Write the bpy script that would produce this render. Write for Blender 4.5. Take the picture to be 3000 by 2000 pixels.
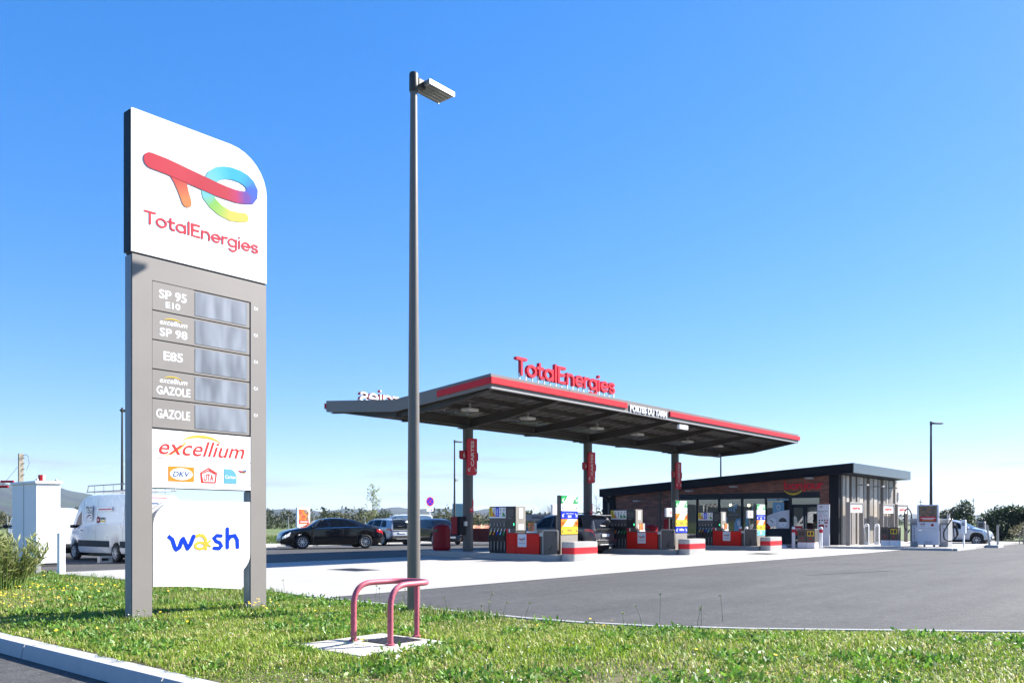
import bpy, math, random
import numpy as np
from mathutils import Matrix, Vector
R = math.radians
random.seed(7)
rng = np.random.default_rng(7)
scn = bpy.context.scene
for _o in list(bpy.data.objects): bpy.data.objects.remove(_o)

# ------------------------------------------------------------------ camera
cam_d = bpy.data.cameras.new('camera'); cam = bpy.data.objects.new('camera', cam_d)
scn.collection.objects.link(cam); scn.camera = cam
cam.location = (0, 0, 1.35); cam.rotation_euler = (R(90), 0, R(40.3 - 90))
cam_d.sensor_width = 36; cam_d.lens = 29.71; cam_d.shift_y = 0.1747
cam_d.clip_start = 0.1; cam_d.clip_end = 20000

# ------------------------------------------------------------------ sky, sun, exposure
SUN_AZ, SUN_EL = -27.6, 36.0            # world angle from +X, elevation
world = bpy.data.worlds.new('World'); scn.world = world; world.use_nodes = True
wn = world.node_tree; wn.nodes.clear()
sky = wn.nodes.new('ShaderNodeTexSky'); sky.sky_type = 'NISHITA'; sky.sun_disc = False
sky.sun_elevation = R(SUN_EL); sky.sun_rotation = R(90 - SUN_AZ)
sky.altitude = 150; sky.air_density = 1.0; sky.dust_density = 0.35; sky.ozone_density = 2.5
hsv = wn.nodes.new('ShaderNodeHueSaturation'); gam = wn.nodes.new('ShaderNodeGamma'); gam.inputs[1].default_value = .56
wb = wn.nodes.new('ShaderNodeMix'); wb.data_type = 'RGBA'; wb.blend_type = 'MULTIPLY'; wb.inputs[0].default_value = 1; wb.inputs[7].default_value = (.90, .97, 1.12, 1)
wn.links.new(sky.outputs[0], gam.inputs[0]); wn.links.new(gam.outputs[0], wb.inputs[6])
hsv.inputs['Saturation'].default_value = 1.62; hsv.inputs['Hue'].default_value = .508
wn.links.new(wb.outputs[2], hsv.inputs['Color'])
tc = wn.nodes.new('ShaderNodeTexCoord'); sx = wn.nodes.new('ShaderNodeSeparateXYZ')
wn.links.new(tc.outputs['Generated'], sx.inputs[0])
mp = wn.nodes.new('ShaderNodeMapping'); mp.inputs['Scale'].default_value = (5, 5, 55)
wn.links.new(tc.outputs['Generated'], mp.inputs[0])
nz = wn.nodes.new('ShaderNodeTexNoise'); nz.inputs['Scale'].default_value = 1.3; nz.inputs['Detail'].default_value = 7
wn.links.new(mp.outputs[0], nz.inputs[0])
cr = wn.nodes.new('ShaderNodeValToRGB'); cr.color_ramp.elements[0].position = .52; cr.color_ramp.elements[1].position = .74
wn.links.new(nz.outputs[0], cr.inputs[0])
band = wn.nodes.new('ShaderNodeValToRGB'); e = band.color_ramp.elements
e[0].position = .0; e[0].color = (0, 0, 0, 1); e[1].position = .02; e[1].color = (.75, .75, .75, 1)
for p_, c_ in ((.07, .6), (.12, 0)):
    q = e.new(p_); q.color = (c_, c_, c_, 1)
wn.links.new(sx.outputs[2], band.inputs[0])
mul = wn.nodes.new('ShaderNodeMath'); mul.operation = 'MULTIPLY'
wn.links.new(cr.outputs[0], mul.inputs[0]); wn.links.new(band.outputs[0], mul.inputs[1])
mixc = wn.nodes.new('ShaderNodeMix'); mixc.data_type = 'RGBA'
wn.links.new(mul.outputs[0], mixc.inputs[0]); wn.links.new(hsv.outputs[0], mixc.inputs[6])
mixc.inputs[7].default_value = (1.45, 1.55, 1.85, 1)
bg = wn.nodes.new('ShaderNodeBackground'); bg.inputs[1].default_value = 0.132
wo = wn.nodes.new('ShaderNodeOutputWorld')
wn.links.new(mixc.outputs[2], bg.inputs[0]); wn.links.new(bg.outputs[0], wo.inputs[0])

sun_d = bpy.data.lights.new('sun', 'SUN'); sun_d.energy = 5.0; sun_d.angle = R(0.53); sun_d.color = (1.0, .955, .89)
sun = bpy.data.objects.new('sun', sun_d); scn.collection.objects.link(sun)
sdir = Vector((math.cos(R(SUN_EL)) * math.cos(R(SUN_AZ)), math.cos(R(SUN_EL)) * math.sin(R(SUN_AZ)), math.sin(R(SUN_EL))))
sun.rotation_euler = sdir.to_track_quat('Z', 'Y').to_euler(); sun.location = sdir * 60
vs = scn.view_settings
vs.view_transform = 'Standard'; vs.look = 'None'; vs.gamma = 1; vs.use_curve_mapping = False; vs.exposure = 1.65
scn.cycles.use_denoising = True; scn.cycles.max_bounces = 8; scn.cycles.transparent_max_bounces = 16
scn.cycles.volume_bounces = 1; scn.cycles.volume_step_rate = 4

# ------------------------------------------------------------------ materials
MATS = {}
def nodes(name):
    m = bpy.data.materials.new(name); m.use_nodes = True
    nt = m.node_tree; b = nt.nodes['Principled BSDF']
    MATS[name] = m
    return m, nt, b
def N(nt, typ, **kw):
    n = nt.nodes.new(typ)
    for k, v in kw.items(): setattr(n, k, v)
    return n
def setin(n, **kw):
    for k, v in kw.items(): n.inputs[k.replace('_', ' ')].default_value = v
def M(name, col, rough=.5, metal=0., var=.08, scale=3., bump=0., bscale=60., coat=0., spec=.5):
    m, nt, b = nodes(name)
    b.inputs['Roughness'].default_value = rough; b.inputs['Metallic'].default_value = metal
    b.inputs['Coat Weight'].default_value = coat; b.inputs['Coat Roughness'].default_value = .05
    b.inputs['Specular IOR Level'].default_value = spec
    t = N(nt, 'ShaderNodeTexCoord')
    if var > 0:
        n = N(nt, 'ShaderNodeTexNoise'); setin(n, Scale=scale, Detail=6., Roughness=.65)
        nt.links.new(t.outputs['Object'], n.inputs['Vector'])
        mx = N(nt, 'ShaderNodeMix', data_type='RGBA')
        mx.inputs[6].default_value = (*[c * (1 - var) for c in col], 1); mx.inputs[7].default_value = (*[min(1, c * (1 + var)) for c in col], 1)
        nt.links.new(n.outputs[0], mx.inputs[0]); nt.links.new(mx.outputs[2], b.inputs['Base Color'])
        mr = N(nt, 'ShaderNodeMapRange'); mr.inputs[3].default_value = max(0, rough - .08); mr.inputs[4].default_value = min(1, rough + .1)
        nt.links.new(n.outputs[0], mr.inputs[0]); nt.links.new(mr.outputs[0], b.inputs['Roughness'])
    else: b.inputs['Base Color'].default_value = (*col, 1)
    if bump > 0:
        n2 = N(nt, 'ShaderNodeTexNoise'); setin(n2, Scale=bscale, Detail=5.)
        nt.links.new(t.outputs['Object'], n2.inputs['Vector'])
        bp = N(nt, 'ShaderNodeBump'); setin(bp, Strength=bump, Distance=.01)
        nt.links.new(n2.outputs[0], bp.inputs['Height']); nt.links.new(bp.outputs[0], b.inputs['Normal'])
    return m
M('taupe', (.215, .195, .178), .45, var=.05, scale=1.5)
M('taupe_canopy', (.15, .136, .124), .45, var=.05, scale=1.5)
M('taupe_pole', (.135, .12, .106), .42, var=.06, scale=2)
M('steel_taupe', (.033, .026, .021), .5, var=.08)
M('deck', (.13, .12, .108), .35, metal=.3, var=.12)
M('side_grey', (.20, .215, .24), .35, var=.05)
M('navy', (.0035, .005, .009), .55, var=.15, scale=1.2, spec=.12)
M('navy2', (.010, .017, .026), .5, var=.12, spec=.2)
M('fascia_blue', (.03, .045, .06), .15, var=.1, scale=.6)
M('white', (.80, .80, .80), .35, var=.02)
M('white_flat', (.80, .80, .79), .5, var=.03)
M('offwhite', (.45, .44, .42), .5, var=.05)
M('dirty_white', (.34, .33, .31), .5, var=.1, scale=4)
M('logo_red', (.62, .018, .035), .4, var=.03, spec=.25)
M('red', (.50, .012, .02), .4, var=.05, spec=.25)
M('red_sign', (.42, .010, .022), .4, var=.05, spec=.2)
M('red_dark', (.26, .002, .008), .45, var=.1, spec=.2)
M('red_pump', (.56, .012, .006), .45, var=.06, spec=.15)
M('pinkred', (.42, .085, .125), .5, var=.32, scale=26, bump=.25, bscale=50)
M('black', (.008, .008, .009), .35, var=.2)
M('black_rubber', (.012, .012, .013), .7, var=.2)
M('dark_grey', (.05, .047, .045), .45, var=.1)
M('pump_grey', (.065, .059, .054), .45, var=.06)
M('mid_grey', (.14, .14, .14), .5, var=.08)
M('lgrey', (.28, .28, .28), .45, var=.06)
M('blue', (.003, .025, .60), .45, var=.04, spec=.15)
M('wash_blue', (.001, .036, .45), .45, var=.03, spec=.15)
M('wash_yellow', (.55, .39, .045), .45, var=.03, spec=.2)
M('yellow', (.80, .55, .03), .45, var=.04, spec=.2)
M('orange', (.80, .22, .015), .45, var=.04, spec=.2)
M('green', (.008, .30, .07), .45, var=.04, spec=.2)
M('cyan', (.15, .62, .75), .4, var=.04)
M('teal', (.1, .32, .40), .4, var=.05)
M('navytext', (.01, .06, .2), .4, var=0)
M('exc_red', (.50, .035, .028), .45, var=.03, spec=.2)
M('brown', (.06, .045, .035), .5, var=.1)
M('beige', (.26, .235, .20), .45, var=.05)
M('galv', (.3, .31, .31), .38, metal=.5, var=.12, scale=8)
M('alu', (.55, .55, .55), .25, metal=.9, var=.05)
M('concrete', (.33, .315, .29), .75, var=.10, scale=1.1, bump=.25, bscale=90)
M('kerbstone', (.40, .40, .39), .8, var=.14, scale=6, bump=.4, bscale=120)
M('pad', (.42, .39, .335), .8, var=.14, scale=5, bump=.4, bscale=120)
M('grate', (.05, .045, .045), .55, metal=.4, var=.2)
M('tyre', (.013, .013, .014), .75, var=.2)
M('rim', (.62, .62, .63), .3, metal=.3, var=.05)
M('paint_black', (.003, .004, .007), .2, var=.0, coat=.5, spec=.25)
M('paint_grey', (.048, .048, .053), .28, var=.06, coat=.6)
M('paint_navy', (.004, .007, .016), .25, var=.0, coat=.35, spec=.2)
M('paint_silver', (.40, .42, .45), .28, metal=.25, var=.03, coat=1)
M('paint_blue_silver', (.44, .47, .52), .28, metal=.3, var=.03, coat=1)
M('paint_white', (.68, .69, .71), .25, var=.02, coat=.8)
M('clad', (.02, .02, .021), .55, var=.1)
M('car_glass', (.005, .006, .008), .09, var=0, spec=.22)
M('car_glass_light', (.03, .045, .05), .04, var=0, spec=.9)
M('tail_red', (.5, .008, .012), .15, var=0, coat=1)
M('lamp_clear', (.6, .62, .65), .08, metal=.6, var=0)
M('chrome', (.7, .7, .72), .12, metal=1, var=0)
M('plate', (.6, .6, .58), .35, var=0)
M('skip_red', (.14, .014, .016), .55, var=.2, scale=4)
M('rubble', (.6, .27, .15), .8, var=.25, scale=8, bump=.6, bscale=12)
M('wood_post', (.33, .28, .22), .7, var=.15, scale=5)
M('bark', (.10, .08, .065), .85, var=.25, scale=14, bump=.5, bscale=40)
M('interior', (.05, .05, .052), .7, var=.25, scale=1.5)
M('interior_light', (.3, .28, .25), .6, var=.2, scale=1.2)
M('poster_white', (.60, .61, .64), .45, var=.05)
M('sticker_blue', (.12, .3, .45), .4, var=.2, scale=8)
M('sky_blue_panel', (.25, .40, .50), .35, var=.1)
M('stem_green', (.16, .24, .05), .7, var=.2)
M('flower_yellow', (.80, .56, .02), .6, var=.1)
M('flower_white', (.8, .8, .78), .6, var=.0)

def asphalt():
    m, nt, b = nodes('asphalt'); t = N(nt, 'ShaderNodeTexCoord')
    big = N(nt, 'ShaderNodeTexNoise'); setin(big, Scale=.35, Detail=5., Roughness=.6)
    fine = N(nt, 'ShaderNodeTexNoise'); setin(fine, Scale=38., Detail=6., Roughness=.85)
    vor = N(nt, 'ShaderNodeTexVoronoi'); setin(vor, Scale=85.)
    st = N(nt, 'ShaderNodeMapping'); st.inputs['Scale'].default_value = (.25, 2.2, 1)
    streak = N(nt, 'ShaderNodeTexNoise'); setin(streak, Scale=.8, Detail=4.)
    for n in (big, fine, vor): nt.links.new(t.outputs['Object'], n.inputs['Vector'])
    nt.links.new(t.outputs['Object'], st.inputs[0]); nt.links.new(st.outputs[0], streak.inputs['Vector'])
    r1 = N(nt, 'ShaderNodeValToRGB'); r1.color_ramp.elements[0].position = .3; r1.color_ramp.elements[0].color = (.030, .029, .0275, 1)
    r1.color_ramp.elements[1].position = .7; r1.color_ramp.elements[1].color = (.048, .0465, .044, 1)
    nt.links.new(big.outputs[0], r1.inputs[0])
    r2 = N(nt, 'ShaderNodeValToRGB'); r2.color_ramp.elements[0].position = .25; r2.color_ramp.elements[0].color = (.2, .2, .2, 1)
    r2.color_ramp.elements[1].position = .75; r2.color_ramp.elements[1].color = (2.1, 2.1, 2.1, 1)
    nt.links.new(fine.outputs[0], r2.inputs[0])
    mx = N(nt, 'ShaderNodeMix', data_type='RGBA', blend_type='MULTIPLY'); mx.inputs[0].default_value = .8
    nt.links.new(r1.outputs[0], mx.inputs[6]); nt.links.new(r2.outputs[0], mx.inputs[7])
    r3 = N(nt, 'ShaderNodeValToRGB'); r3.color_ramp.elements[0].position = .35; r3.color_ramp.elements[0].color = (.72, .72, .72, 1)
    r3.color_ramp.elements[1].position = .65; r3.color_ramp.elements[1].color = (1.2, 1.2, 1.2, 1)
    nt.links.new(streak.outputs[0], r3.inputs[0])
    mx2 = N(nt, 'ShaderNodeMix', data_type='RGBA', blend_type='MULTIPLY'); mx2.inputs[0].default_value = .6
    nt.links.new(mx.outputs[2], mx2.inputs[6]); nt.links.new(r3.outputs[0], mx2.inputs[7])
    mid = N(nt, 'ShaderNodeTexNoise'); setin(mid, Scale=5., Detail=10., Roughness=.95); nt.links.new(t.outputs['Object'], mid.inputs['Vector'])
    r4 = N(nt, 'ShaderNodeValToRGB'); r4.color_ramp.elements[0].position = .36; r4.color_ramp.elements[0].color = (.35, .35, .35, 1)
    r4.color_ramp.elements[1].position = .64; r4.color_ramp.elements[1].color = (1.75, 1.75, 1.75, 1); nt.links.new(mid.outputs[0], r4.inputs[0])
    mx3 = N(nt, 'ShaderNodeMix', data_type='RGBA', blend_type='MULTIPLY'); mx3.inputs[0].default_value = .9
    nt.links.new(mx2.outputs[2], mx3.inputs[6]); nt.links.new(r4.outputs[0], mx3.inputs[7])
    sp_ = N(nt, 'ShaderNodeTexVoronoi'); setin(sp_, Scale=14.); nt.links.new(t.outputs['Object'], sp_.inputs['Vector'])
    r5 = N(nt, 'ShaderNodeValToRGB'); r5.color_ramp.elements[0].position = .10; r5.color_ramp.elements[0].color = (1, 1, 1, 1); r5.color_ramp.elements[1].position = .2; r5.color_ramp.elements[1].color = (0, 0, 0, 1)
    nt.links.new(sp_.outputs[0], r5.inputs[0]); mx4 = N(nt, 'ShaderNodeMix', data_type='RGBA'); mx4.inputs[7].default_value = (.13, .125, .115, 1)
    nt.links.new(r5.outputs[0], mx4.inputs[0]); nt.links.new(mx3.outputs[2], mx4.inputs[6])
    nt.links.new(mx4.outputs[2], b.inputs['Base Color'])
    b.inputs['Roughness'].default_value = .82
    bp = N(nt, 'ShaderNodeBump'); setin(bp, Strength=.55, Distance=.008)
    nt.links.new(vor.outputs[0], bp.inputs['Height']); nt.links.new(bp.outputs[0], b.inputs['Normal'])
asphalt()

def ramp_mat(name, stops, scale, detail=6., rough=.9, vec='Object', mapping=None, bump=0, dist=.05):
    m, nt, b = nodes(name); t = N(nt, 'ShaderNodeTexCoord'); n = N(nt, 'ShaderNodeTexNoise'); setin(n, Scale=scale, Detail=detail, Roughness=.62)
    src = t.outputs[vec]
    if mapping:
        mp_ = N(nt, 'ShaderNodeMapping'); mp_.inputs['Scale'].default_value = mapping; nt.links.new(src, mp_.inputs[0]); src = mp_.outputs[0]
    nt.links.new(src, n.inputs['Vector'])
    r = N(nt, 'ShaderNodeValToRGB'); el = r.color_ramp.elements
    el[0].position, el[0].color = stops[0][0], (*stops[0][1], 1); el[1].position, el[1].color = stops[-1][0], (*stops[-1][1], 1)
    for p, c in stops[1:-1]: q = el.new(p); q.color = (*c, 1)
    nt.links.new(n.outputs[0], r.inputs[0]); nt.links.new(r.outputs[0], b.inputs['Base Color']); b.inputs['Roughness'].default_value = rough
    if bump:
        bp = N(nt, 'ShaderNodeBump'); setin(bp, Strength=bump, Distance=dist); nt.links.new(n.outputs[0], bp.inputs['Height']); nt.links.new(bp.outputs[0], b.inputs['Normal'])
    return m, nt, b
ramp_mat('soil', [(.3, (.085, .058, .028)), (.5, (.085, .08, .028)), (.7, (.17, .115, .058))], 4, bump=.6)
ramp_mat('meadow', [(.3, (.05, .085, .018)), (.5, (.085, .12, .025)), (.7, (.13, .13, .05))], .08, detail=9)
ramp_mat('hill', [(.36, (.020, .024, .024)), (.50, (.028, .030, .028)), (.54, (.030, .055, .025)), (.58, (.028, .032, .028)), (.72, (.085, .075, .055))], .006, detail=8, mapping=(1, 1, 3), bump=.5, dist=8)
ramp_mat('poster_food', [(.30, (.75, .72, .66)), (.42, (.12, .06, .04)), (.5, (.72, .26, .05)), (.6, (.62, .05, .03)), (.75, (.75, .55, .3))], 2.4, detail=3, rough=.3)
ramp_mat('poster_dark', [(.32, (.02, .025, .035)), (.45, (.06, .05, .05)), (.52, (.2, .1, .04)), (.6, (.03, .03, .04)), (.75, (.25, .25, .27))], 2.6, detail=4, rough=.2)
ramp_mat('price_blur', [(.30, (.13, .145, .17)), (.5, (.20, .22, .255)), (.7, (.27, .29, .335))], 2.0, detail=1, rough=.35, mapping=(3.2, 1, .8))

def brick():
    m, nt, b = nodes('brick'); t = N(nt, 'ShaderNodeTexCoord'); s = N(nt, 'ShaderNodeSeparateXYZ'); c = N(nt, 'ShaderNodeCombineXYZ')
    nt.links.new(t.outputs['Object'], s.inputs[0]); nt.links.new(s.outputs[1], c.inputs[0]); nt.links.new(s.outputs[2], c.inputs[1])
    br = N(nt, 'ShaderNodeTexBrick'); setin(br, Scale=1., Mortar_Size=.008, Brick_Width=.46, Row_Height=.075, Bias=0., Mortar_Smooth=.1)
    br.inputs['Color1'].default_value = (.30, .115, .075, 1); br.inputs['Color2'].default_value = (.14, .062, .048, 1); br.inputs['Mortar'].default_value = (.04, .035, .03, 1)
    nt.links.new(c.outputs[0], br.inputs['Vector'])
    n = N(nt, 'ShaderNodeTexNoise'); setin(n, Scale=3., Detail=5.); nt.links.new(c.outputs[0], n.inputs['Vector'])
    mx = N(nt, 'ShaderNodeMix', data_type='RGBA', blend_type='OVERLAY'); mx.inputs[0].default_value = .5
    nt.links.new(br.outputs[0], mx.inputs[6]); nt.links.new(n.outputs[0], mx.inputs[7]); nt.links.new(mx.outputs[2], b.inputs['Base Color'])
    bp = N(nt, 'ShaderNodeBump', invert=True); setin(bp, Strength=.8, Distance=.02); nt.links.new(br.outputs[1], bp.inputs['Height']); nt.links.new(bp.outputs[0], b.inputs['Normal'])
    b.inputs['Roughness'].default_value = .85
brick()
def glassmat(name, tint, refl=.08):
    m = bpy.data.materials.new(name); m.use_nodes = True; nt = m.node_tree; nt.nodes.clear(); MATS[name] = m
    o = N(nt, 'ShaderNodeOutputMaterial'); tr = N(nt, 'ShaderNodeBsdfTransparent'); tr.inputs[0].default_value = (*tint, 1)
    gl = N(nt, 'ShaderNodeBsdfGlossy'); setin(gl, Roughness=.01); fr = N(nt, 'ShaderNodeFresnel'); fr.inputs[0].default_value = 1.75
    ad = N(nt, 'ShaderNodeMath', operation='ADD'); ad.inputs[1].default_value = refl
    mx = N(nt, 'ShaderNodeMixShader'); nt.links.new(fr.outputs[0], ad.inputs[0]); nt.links.new(ad.outputs[0], mx.inputs[0])
    nt.links.new(tr.outputs[0], mx.inputs[1]); nt.links.new(gl.outputs[0], mx.inputs[2]); nt.links.new(mx.outputs[0], o.inputs[0])
glassmat('shop_glass', (.55, .6, .62), .06)
def vcol(name, rough=.5, trans=0.):
    m, nt, b = nodes(name); a = N(nt, 'ShaderNodeVertexColor', layer_name='Col')
    nt.links.new(a.outputs[0], b.inputs['Base Color']); b.inputs['Roughness'].default_value = rough
    if trans > 0:
        tl = N(nt, 'ShaderNodeBsdfTranslucent'); nt.links.new(a.outputs[0], tl.inputs[0]); mx = N(nt, 'ShaderNodeMixShader'); mx.inputs[0].default_value = trans
        o = nt.nodes['Material Output']; nt.links.new(b.outputs[0], mx.inputs[1]); nt.links.new(tl.outputs[0], mx.inputs[2]); nt.links.new(mx.outputs[0], o.inputs[0])
vcol('emblem', .3); vcol('leaf', .55, .35); vcol('grass_blade', .5, .4)
def emis(name, col, s):
    m, nt, b = nodes(name); b.inputs['Base Color'].default_value = (*col, 1); b.inputs['Emission Color'].default_value = (*col, 1); b.inputs['Emission Strength'].default_value = s
emis('bulb', (1, .75, .4), 6); emis('led_green', (.05, .8, .3), .8)

# ------------------------------------------------------------------ mesh helpers
COL = scn.collection
FY = lambda x, y, z: Matrix(((1, 0, 0, x), (0, 0, -1, y), (0, 1, 0, z), (0, 0, 0, 1)))    # faces -Y: u=+X v=+Z n=-Y
FX = lambda x, y, z: Matrix(((0, 0, -1, x), (-1, 0, 0, y), (0, 1, 0, z), (0, 0, 0, 1)))   # faces -X: u=-Y v=+Z n=-X
T = Matrix.Translation
RZ = lambda d: Matrix.Rotation(R(d), 4, 'Z')
_txt = {}
def text_geo(s, bold=0., shear=0.):
    k = (s, bold, shear)
    if k not in _txt:
        c = bpy.data.curves.new('lettering', 'FONT'); c.body = s; c.size = 1; c.offset = bold; c.shear = shear; c.resolution_u = 3
        o = bpy.data.objects.new('lettering', c); COL.objects.link(o); bpy.context.view_layer.update()
        me = bpy.data.meshes.new_from_object(o.evaluated_get(bpy.context.evaluated_depsgraph_get()))
        v = [tuple(p.co) for p in me.vertices]; f = [tuple(p.vertices) for p in me.polygons]
        bpy.data.objects.remove(o); bpy.data.curves.remove(c); bpy.data.meshes.remove(me)
        _txt[k] = (v, f)
    return _txt[k]
def arc(cx, cy, rx, a0, a1, n=14, ry=None):
    ry = ry or rx
    return [(cx + rx * math.cos(R(a0 + (a1 - a0) * i / n)), cy + ry * math.sin(R(a0 + (a1 - a0) * i / n))) for i in range(n + 1)]
GL = {
 'T': (1.02, [[(.06, 1.3), (.96, 1.3)], [(.51, 1.3), (.51, .1)]]),
 'o': (1.04, [arc(.5, .5, .4, 0, 360, 28)]),
 't': (.74, [[(.28, 1.2), (.28, .36)] + arc(.53, .35, .25, 180, 290, 8), [(.06, .86), (.62, .86)]]),
 'a': (1.06, [arc(.49, .5, .39, 0, 360, 28), [(.88, .9), (.88, .1)]]),
 'l': (.36, [[(.15, 1.4), (.15, .1)]]),
 'E': (.95, [[(.8, 1.3), (.13, 1.3), (.13, .1), (.8, .1)], [(.13, .72), (.72, .72)]]),
 'n': (.98, [[(.12, .9), (.12, .1)], [(.12, .5)] + arc(.46, .55, .34, 180, 0, 14) + [(.8, .1)]]),
 'e': (1.02, [[(.14, .5), (.86, .5)], arc(.49, .5, .39, 0, 312, 24)]),
 'r': (.62, [[(.12, .9), (.12, .1)], [(.12, .48)] + arc(.48, .52, .36, 180, 75, 8)]),
 'g': (1.06, [arc(.49, .5, .39, 0, 360, 28), [(.88, .9), (.88, -.02)] + arc(.5, -.02, .38, 0, -145, 12)]),
 'i': (.34, [[(.14, .9), (.14, .1)], [(.14, 1.27), (.14, 1.29)]]),
 's': (.82, [arc(.4, .7, .29, 25, 270, 14, .2) + arc(.4, .3, .29, 90, -155, 14, .2)]),
 'b': (1.06, [[(.12, 1.4), (.12, .1)], arc(.51, .5, .39, 0, 360, 28)]),
 'j': (.5, [[(.3, .9), (.3, -.1)] + arc(.06, -.1, .24, 0, -95, 8), [(.3, 1.27), (.3, 1.29)]]),
 'u': (.98, [[(.12, .9), (.12, .46)] + arc(.46, .44, .34, 180, 360, 14), [(.8, .9), (.8, .1)]]),
 'w': (1.42, [[(.06, .9), (.22, .5), (.36, .14), (.44, .14), (.58, .5), (.68, .84), (.74, .84), (.84, .5), (.98, .14), (1.06, .14), (1.2, .5), (1.36, .9)]]),
 'h': (.98, [[(.12, 1.45), (.12, .1)], [(.12, .5)] + arc(.46, .55, .34, 180, 0, 14) + [(.8, .1)]]),
}
class MB:
    def __init__(s, m=None): s.v = []; s.f = []; s.mi = []; s.c = []; s.M = m.copy() if m else Matrix(); s.col = (1, 1, 1); s.usecol = False
    def add(s, vs_, fs, mi=0, cols=None):
        o = len(s.v); M_ = s.M
        s.v += [tuple(M_ @ Vector(p)) for p in vs_]; s.f += [tuple(i + o for i in f) for f in fs]; s.mi += [mi] * len(fs)
        s.c += cols if cols else [s.col] * len(vs_)
        if cols: s.usecol = True
        return s
    def box(s, x0, x1, y0, y1, z0, z1, mi=0, b=0):
        x0, x1 = min(x0, x1), max(x0, x1); y0, y1 = min(y0, y1), max(y0, y1); z0, z1 = min(z0, z1), max(z0, z1)
        if b <= 0:
            return s.add([(x, y, z) for z in (z0, z1) for y in (y0, y1) for x in (x0, x1)],
                         [(0, 2, 3, 1), (4, 5, 7, 6), (0, 1, 5, 4), (2, 6, 7, 3), (0, 4, 6, 2), (1, 3, 7, 5)], mi)
        b = min(b, (x1 - x0) / 2.01, (y1 - y0) / 2.01, (z1 - z0) / 2.01)
        V = []; idx = {}
        for i, x in enumerate((x0, x1)):
            for j, y in enumerate((y0, y1)):
                for k, z in enumerate((z0, z1)):
                    bx, by, bz = b * (1 - 2 * i), b * (1 - 2 * j), b * (1 - 2 * k)
                    for a_, p in enumerate(((x, y + by, z + bz), (x + bx, y, z + bz), (x + bx, y + by, z))):
                        idx[i, j, k, a_] = len(V); V.append(p)
        F = []
        for i in (0, 1):
            q = [idx[i, 0, 0, 0], idx[i, 1, 0, 0], idx[i, 1, 1, 0], idx[i, 0, 1, 0]]; F.append(q if i else q[::-1])
            q = [idx[0, i, 0, 1], idx[1, i, 0, 1], idx[1, i, 1, 1], idx[0, i, 1, 1]]; F.append(q[::-1] if i else q)
            q = [idx[0, 0, i, 2], idx[1, 0, i, 2], idx[1, 1, i, 2], idx[0, 1, i, 2]]; F.append(q if i else q[::-1])
        for j in (0, 1):
            for k in (0, 1):
                F.append((idx[0, j, k, 1], idx[1, j, k, 1], idx[1, j, k, 2], idx[0, j, k, 2]))
                F.append((idx[j, 0, k, 0], idx[j, 1, k, 0], idx[j, 1, k, 2], idx[j, 0, k, 2]))
                F.append((idx[j, k, 0, 0], idx[j, k, 1, 0], idx[j, k, 1, 1], idx[j, k, 0, 1]))
                for i in (0, 1): F.append((idx[i, j, k, 0], idx[i, j, k, 1], idx[i, j, k, 2]))
        return s.add(V, F, mi)
    def prism(s, pts, n0, n1, mi=0):
        n = len(pts); V = [(p[0], p[1], n0) for p in pts] + [(p[0], p[1], n1) for p in pts]
        F = [tuple(range(n))[::-1], tuple(range(n, 2 * n))] + [(i, (i + 1) % n, n + (i + 1) % n, n + i) for i in range(n)]
        return s.add(V, F, mi)
    def rr(s, u0, u1, v0, v1, r, n0, n1, mi=0):   # r = radii at bl, br, tr, tl
        if not isinstance(r, (tuple, list)): r = (r,) * 4
        P = []
        for (cx, cy, a0, q) in ((u0, v0, 180, 0), (u1, v0, 270, 1), (u1, v1, 0, 2), (u0, v1, 90, 3)):
            rad = r[q]
            if rad <= 0: P.append((cx, cy)); continue
            ccx = cx + rad * (1 if q in (0, 3) else -1); ccy = cy + rad * (1 if q in (0, 1) else -1)
            P += arc(ccx, ccy, rad, a0, a0 + 90, 8)
        return s.prism(P, n0, n1, mi)
    def disc(s, u, v, r, n0, n1, mi=0, seg=24, ry=None): return s.prism(arc(u, v, r, 0, 360, seg, ry)[:-1], n0, n1, mi)
    def tube(s, path, r, seg=8, mi=0, closed=False):
        P = [Vector(p) for p in path]; n = len(P); V = []; F = []
        rr_ = r if isinstance(r, (list, tuple)) else [r] * n
        up = None
        for i, p in enumerate(P):
            t = (P[(i + 1) % n] - P[i - 1]) if closed else (P[min(i + 1, n - 1)] - P[max(i - 1, 0)])
            t = t.normalized() if t.length > 0 else Vector((0, 0, 1))
            if up is None: up = Vector((0, 0, 1)) if abs(t.z) < .9 else Vector((1, 0, 0))
            a_ = t.cross(up).normalized(); b_ = a_.cross(t).normalized(); up = b_
            for k in range(seg):
                th = 2 * math.pi * k / seg; V.append(tuple(p + (a_ * math.cos(th) + b_ * math.sin(th)) * rr_[i]))
        for i in range(n if closed else n - 1):
            j = (i + 1) % n
            for k in range(seg): F.append((i * seg + k, i * seg + (k + 1) % seg, j * seg + (k + 1) % seg, j * seg + k))
        if not closed: F += [tuple(range(seg))[::-1], tuple(range((n - 1) * seg, n * seg))]
        return s.add(V, F, mi)
    def lathe(s, prof, seg=20, mi=0, cx=0, cy=0, caps=True):
        V = []; F = []; n = len(prof)
        for k in range(seg):
            th = 2 * math.pi * k / seg
            V += [(cx + r * math.cos(th), cy + r * math.sin(th), z) for r, z in prof]
        for k in range(seg):
            k2 = (k + 1) % seg
            for i in range(n - 1): F.append((k * n + i, k2 * n + i, k2 * n + i + 1, k * n + i + 1))
        if caps and prof[0][0] > 1e-4: F.append(tuple(k * n for k in range(seg))[::-1])
        if caps and prof[-1][0] > 1e-4: F.append(tuple(k * n + n - 1 for k in range(seg)))
        return s.add(V, F, mi)
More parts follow.
